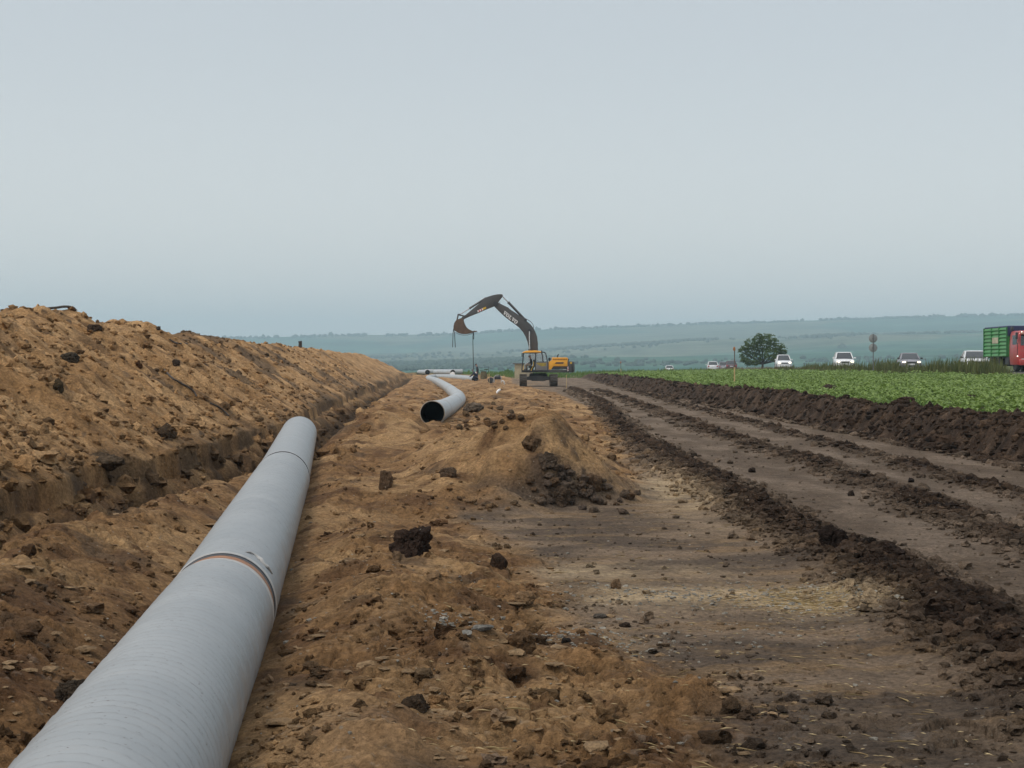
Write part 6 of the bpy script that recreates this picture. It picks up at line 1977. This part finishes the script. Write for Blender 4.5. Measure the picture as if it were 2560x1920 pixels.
# bank
n_ = 3200; y = inv_y(n_, 26, 190, .8); x = rng_.uniform(8.5, 10.5, n_)
scatter('bank_clods', x, y, power(n_, .025 + .0004 * y, .13, 2.8), ICO1, (.75, 1.2))
# thin pale plates of dried clay, tilted
n_ = 4200; y = inv_y(n_, 6.3, 28, .9); x = rng_.uniform(-4.0, 2.2, n_)
m = (x < xc_edge(y) + .3) & (np.abs(x - np.interp(y, [p[1] for p in NEAR_PIPE], [p[0] for p in NEAR_PIPE])) > .42) & (x > -3.6) & (rng_.random(n_) < np.clip(.3 + 1.5 * fbm(x / .5, y / .6, 2, 905), .0, 1))
scatter('clay_flakes', x[m], y[m], power(int(m.sum()), .012, .075, 2.6), ICO1, (.75, 1.1), .1, (.40, .265, .145), (.12, .35))
# clay bench
n_ = 9500; y = inv_y(n_, 6.4, 30, .9); x = rng_.uniform(-4.2, 2.4, n_)
m = (x < xc_edge(y) + .5) & (np.abs(x - np.interp(y, [p[1] for p in NEAR_PIPE], [p[0] for p in NEAR_PIPE])) > .40) & (x > -3.7)
m &= rng_.random(n_) < np.clip(.45 + 1.1 * fbm(x / .7, y / .8, 2, 901), .05, 1)
scatter('clay_crumbs', x[m], y[m], power(int(m.sum()), .008, .06, 2.8), ICO2, (.35, 1.2), .25)
n_ = 3000; y = inv_y(n_, 28, 130, .8); x = rng_.uniform(-9, 3, n_); sft = np.interp(y, [40, 60, 100, 140], [0, -1.3, -3.3, -5.0])
m = (x > -3.4 + sft) & (x < xc_edge(y) + .3)
fx = np.interp(y, [p.y for p in FAR_PIPE[:6]], [p.x for p in FAR_PIPE[:6]]); m &= np.abs(x - fx) > .5
scatter('far_clay_clods', x[m], y[m], power(int(m.sum()), .03, .13, 2.9), ICO1, (.65, 1.15), .3)
# heap
n_ = 4600; y = inv_y(n_, 17, 130, .8); dd = rng_.uniform(.1, 5.2, n_)
x = -5.4 + np.interp(y, [40, 60, 100, 140], [0, -1.3, -3.3, -5.0]) - dd
scatter('heap_clods', x, y, power(n_, .02 + .0004 * y, .11, 3.0), ICO1, (.62, 1.15), .35)
# trench floor rubble
n_ = 500; y = inv_y(n_, 34, 110, .8); x = -4.5 + np.interp(y, [40, 60, 100, 140], [0, -1.3, -3.3, -5.0]) + rng_.uniform(-.8, .8, n_)
scatter('trench_rubble', x, y, power(n_, .05, .22, 2.0), ICO1, (.8, 1.5), .3)
n_ = 420; y = inv_y(n_, 13, 40, .8); x = -5.35 + rng_.normal(.15, .3, n_)
scatter('trench_rim_rubble', x, y, power(n_, .03, .16, 2.3), ICO2, (.6, 1.25), .3)
# small crumbs and pale chips on the strip
n_ = 5200; y = inv_y(n_, 6.9, 60, .9); x = rng_.uniform(-.2, 8.5, n_); m = x > xc_edge(y)
scatter('strip_crumbs', x[m], y[m], power(int(m.sum()), .006, .035, 2.6), ICO1, (.5, 1.0), .3)
PC = [(2.35, 12.6, .34, .45, 700), (1.15, 12.9, .6, .35, 420), (.1, 10.6, .4, .4, 220), (-.42, 10.9, .15, .2, 120), (.6, 10.4, .3, .25, 120), (1.0, 10.9, .6, .4, 120)]
cx = np.concatenate([rng_.normal(a_, c_, n0) for a_, b_, c_, d_, n0 in PC] + [rng_.uniform(-2.5, 3, 420)]); cyv = np.concatenate([rng_.normal(b_, d_, n0) for a_, b_, c_, d_, n0 in PC] + [inv_y(420, 7, 24)])
rr_ = power(len(cx), .005, .026, 2.4)
scatter('stone_chips', cx, cyv, rr_, ICO1, (.7, 1.15), .25, (.42, .385, .32), (.35, .7))
# straw
n_ = 2900
y = np.concatenate([inv_y(1300, 7, 24), rng_.normal(12.6, .38, 1600)]); x = np.concatenate([rng_.uniform(-.5, 3.2, 1300), rng_.normal(2.33, .34, 1600)])
z_ = terrain(x, y) + .006
a_ = rng_.normal(0, .5, n_); D = unit(np.stack([np.cos(a_), np.sin(a_), rng_.normal(0, .12, n_)], -1)); W = unit(np.stack([-np.sin(a_), np.cos(a_), .3 + 0 * a_], -1)); W = unit(W - D * (W * D).sum(-1, keepdims=True))
M_STRAW = leaf_material('straw', (.30, .21, .10), (.46, .36, .19), .05, .7)
tag(leaf_mesh('straw', np.stack([x, y, z_], -1), D, W, np.stack([power(n_, .03, .2, 2.2), rng_.uniform(.004, .009, n_)], -1), M_STRAW, fold=0), kind='stuff')
n_ = 16; x = rng_.normal(2.27, .12, n_); y = rng_.normal(12.85, .12, n_)
tag(blades('dry_stalks', x, y, rng_.uniform(.03, .10, n_), rng_.uniform(.003, .006, n_), M_STRAW, .8, 0), kind='stuff')
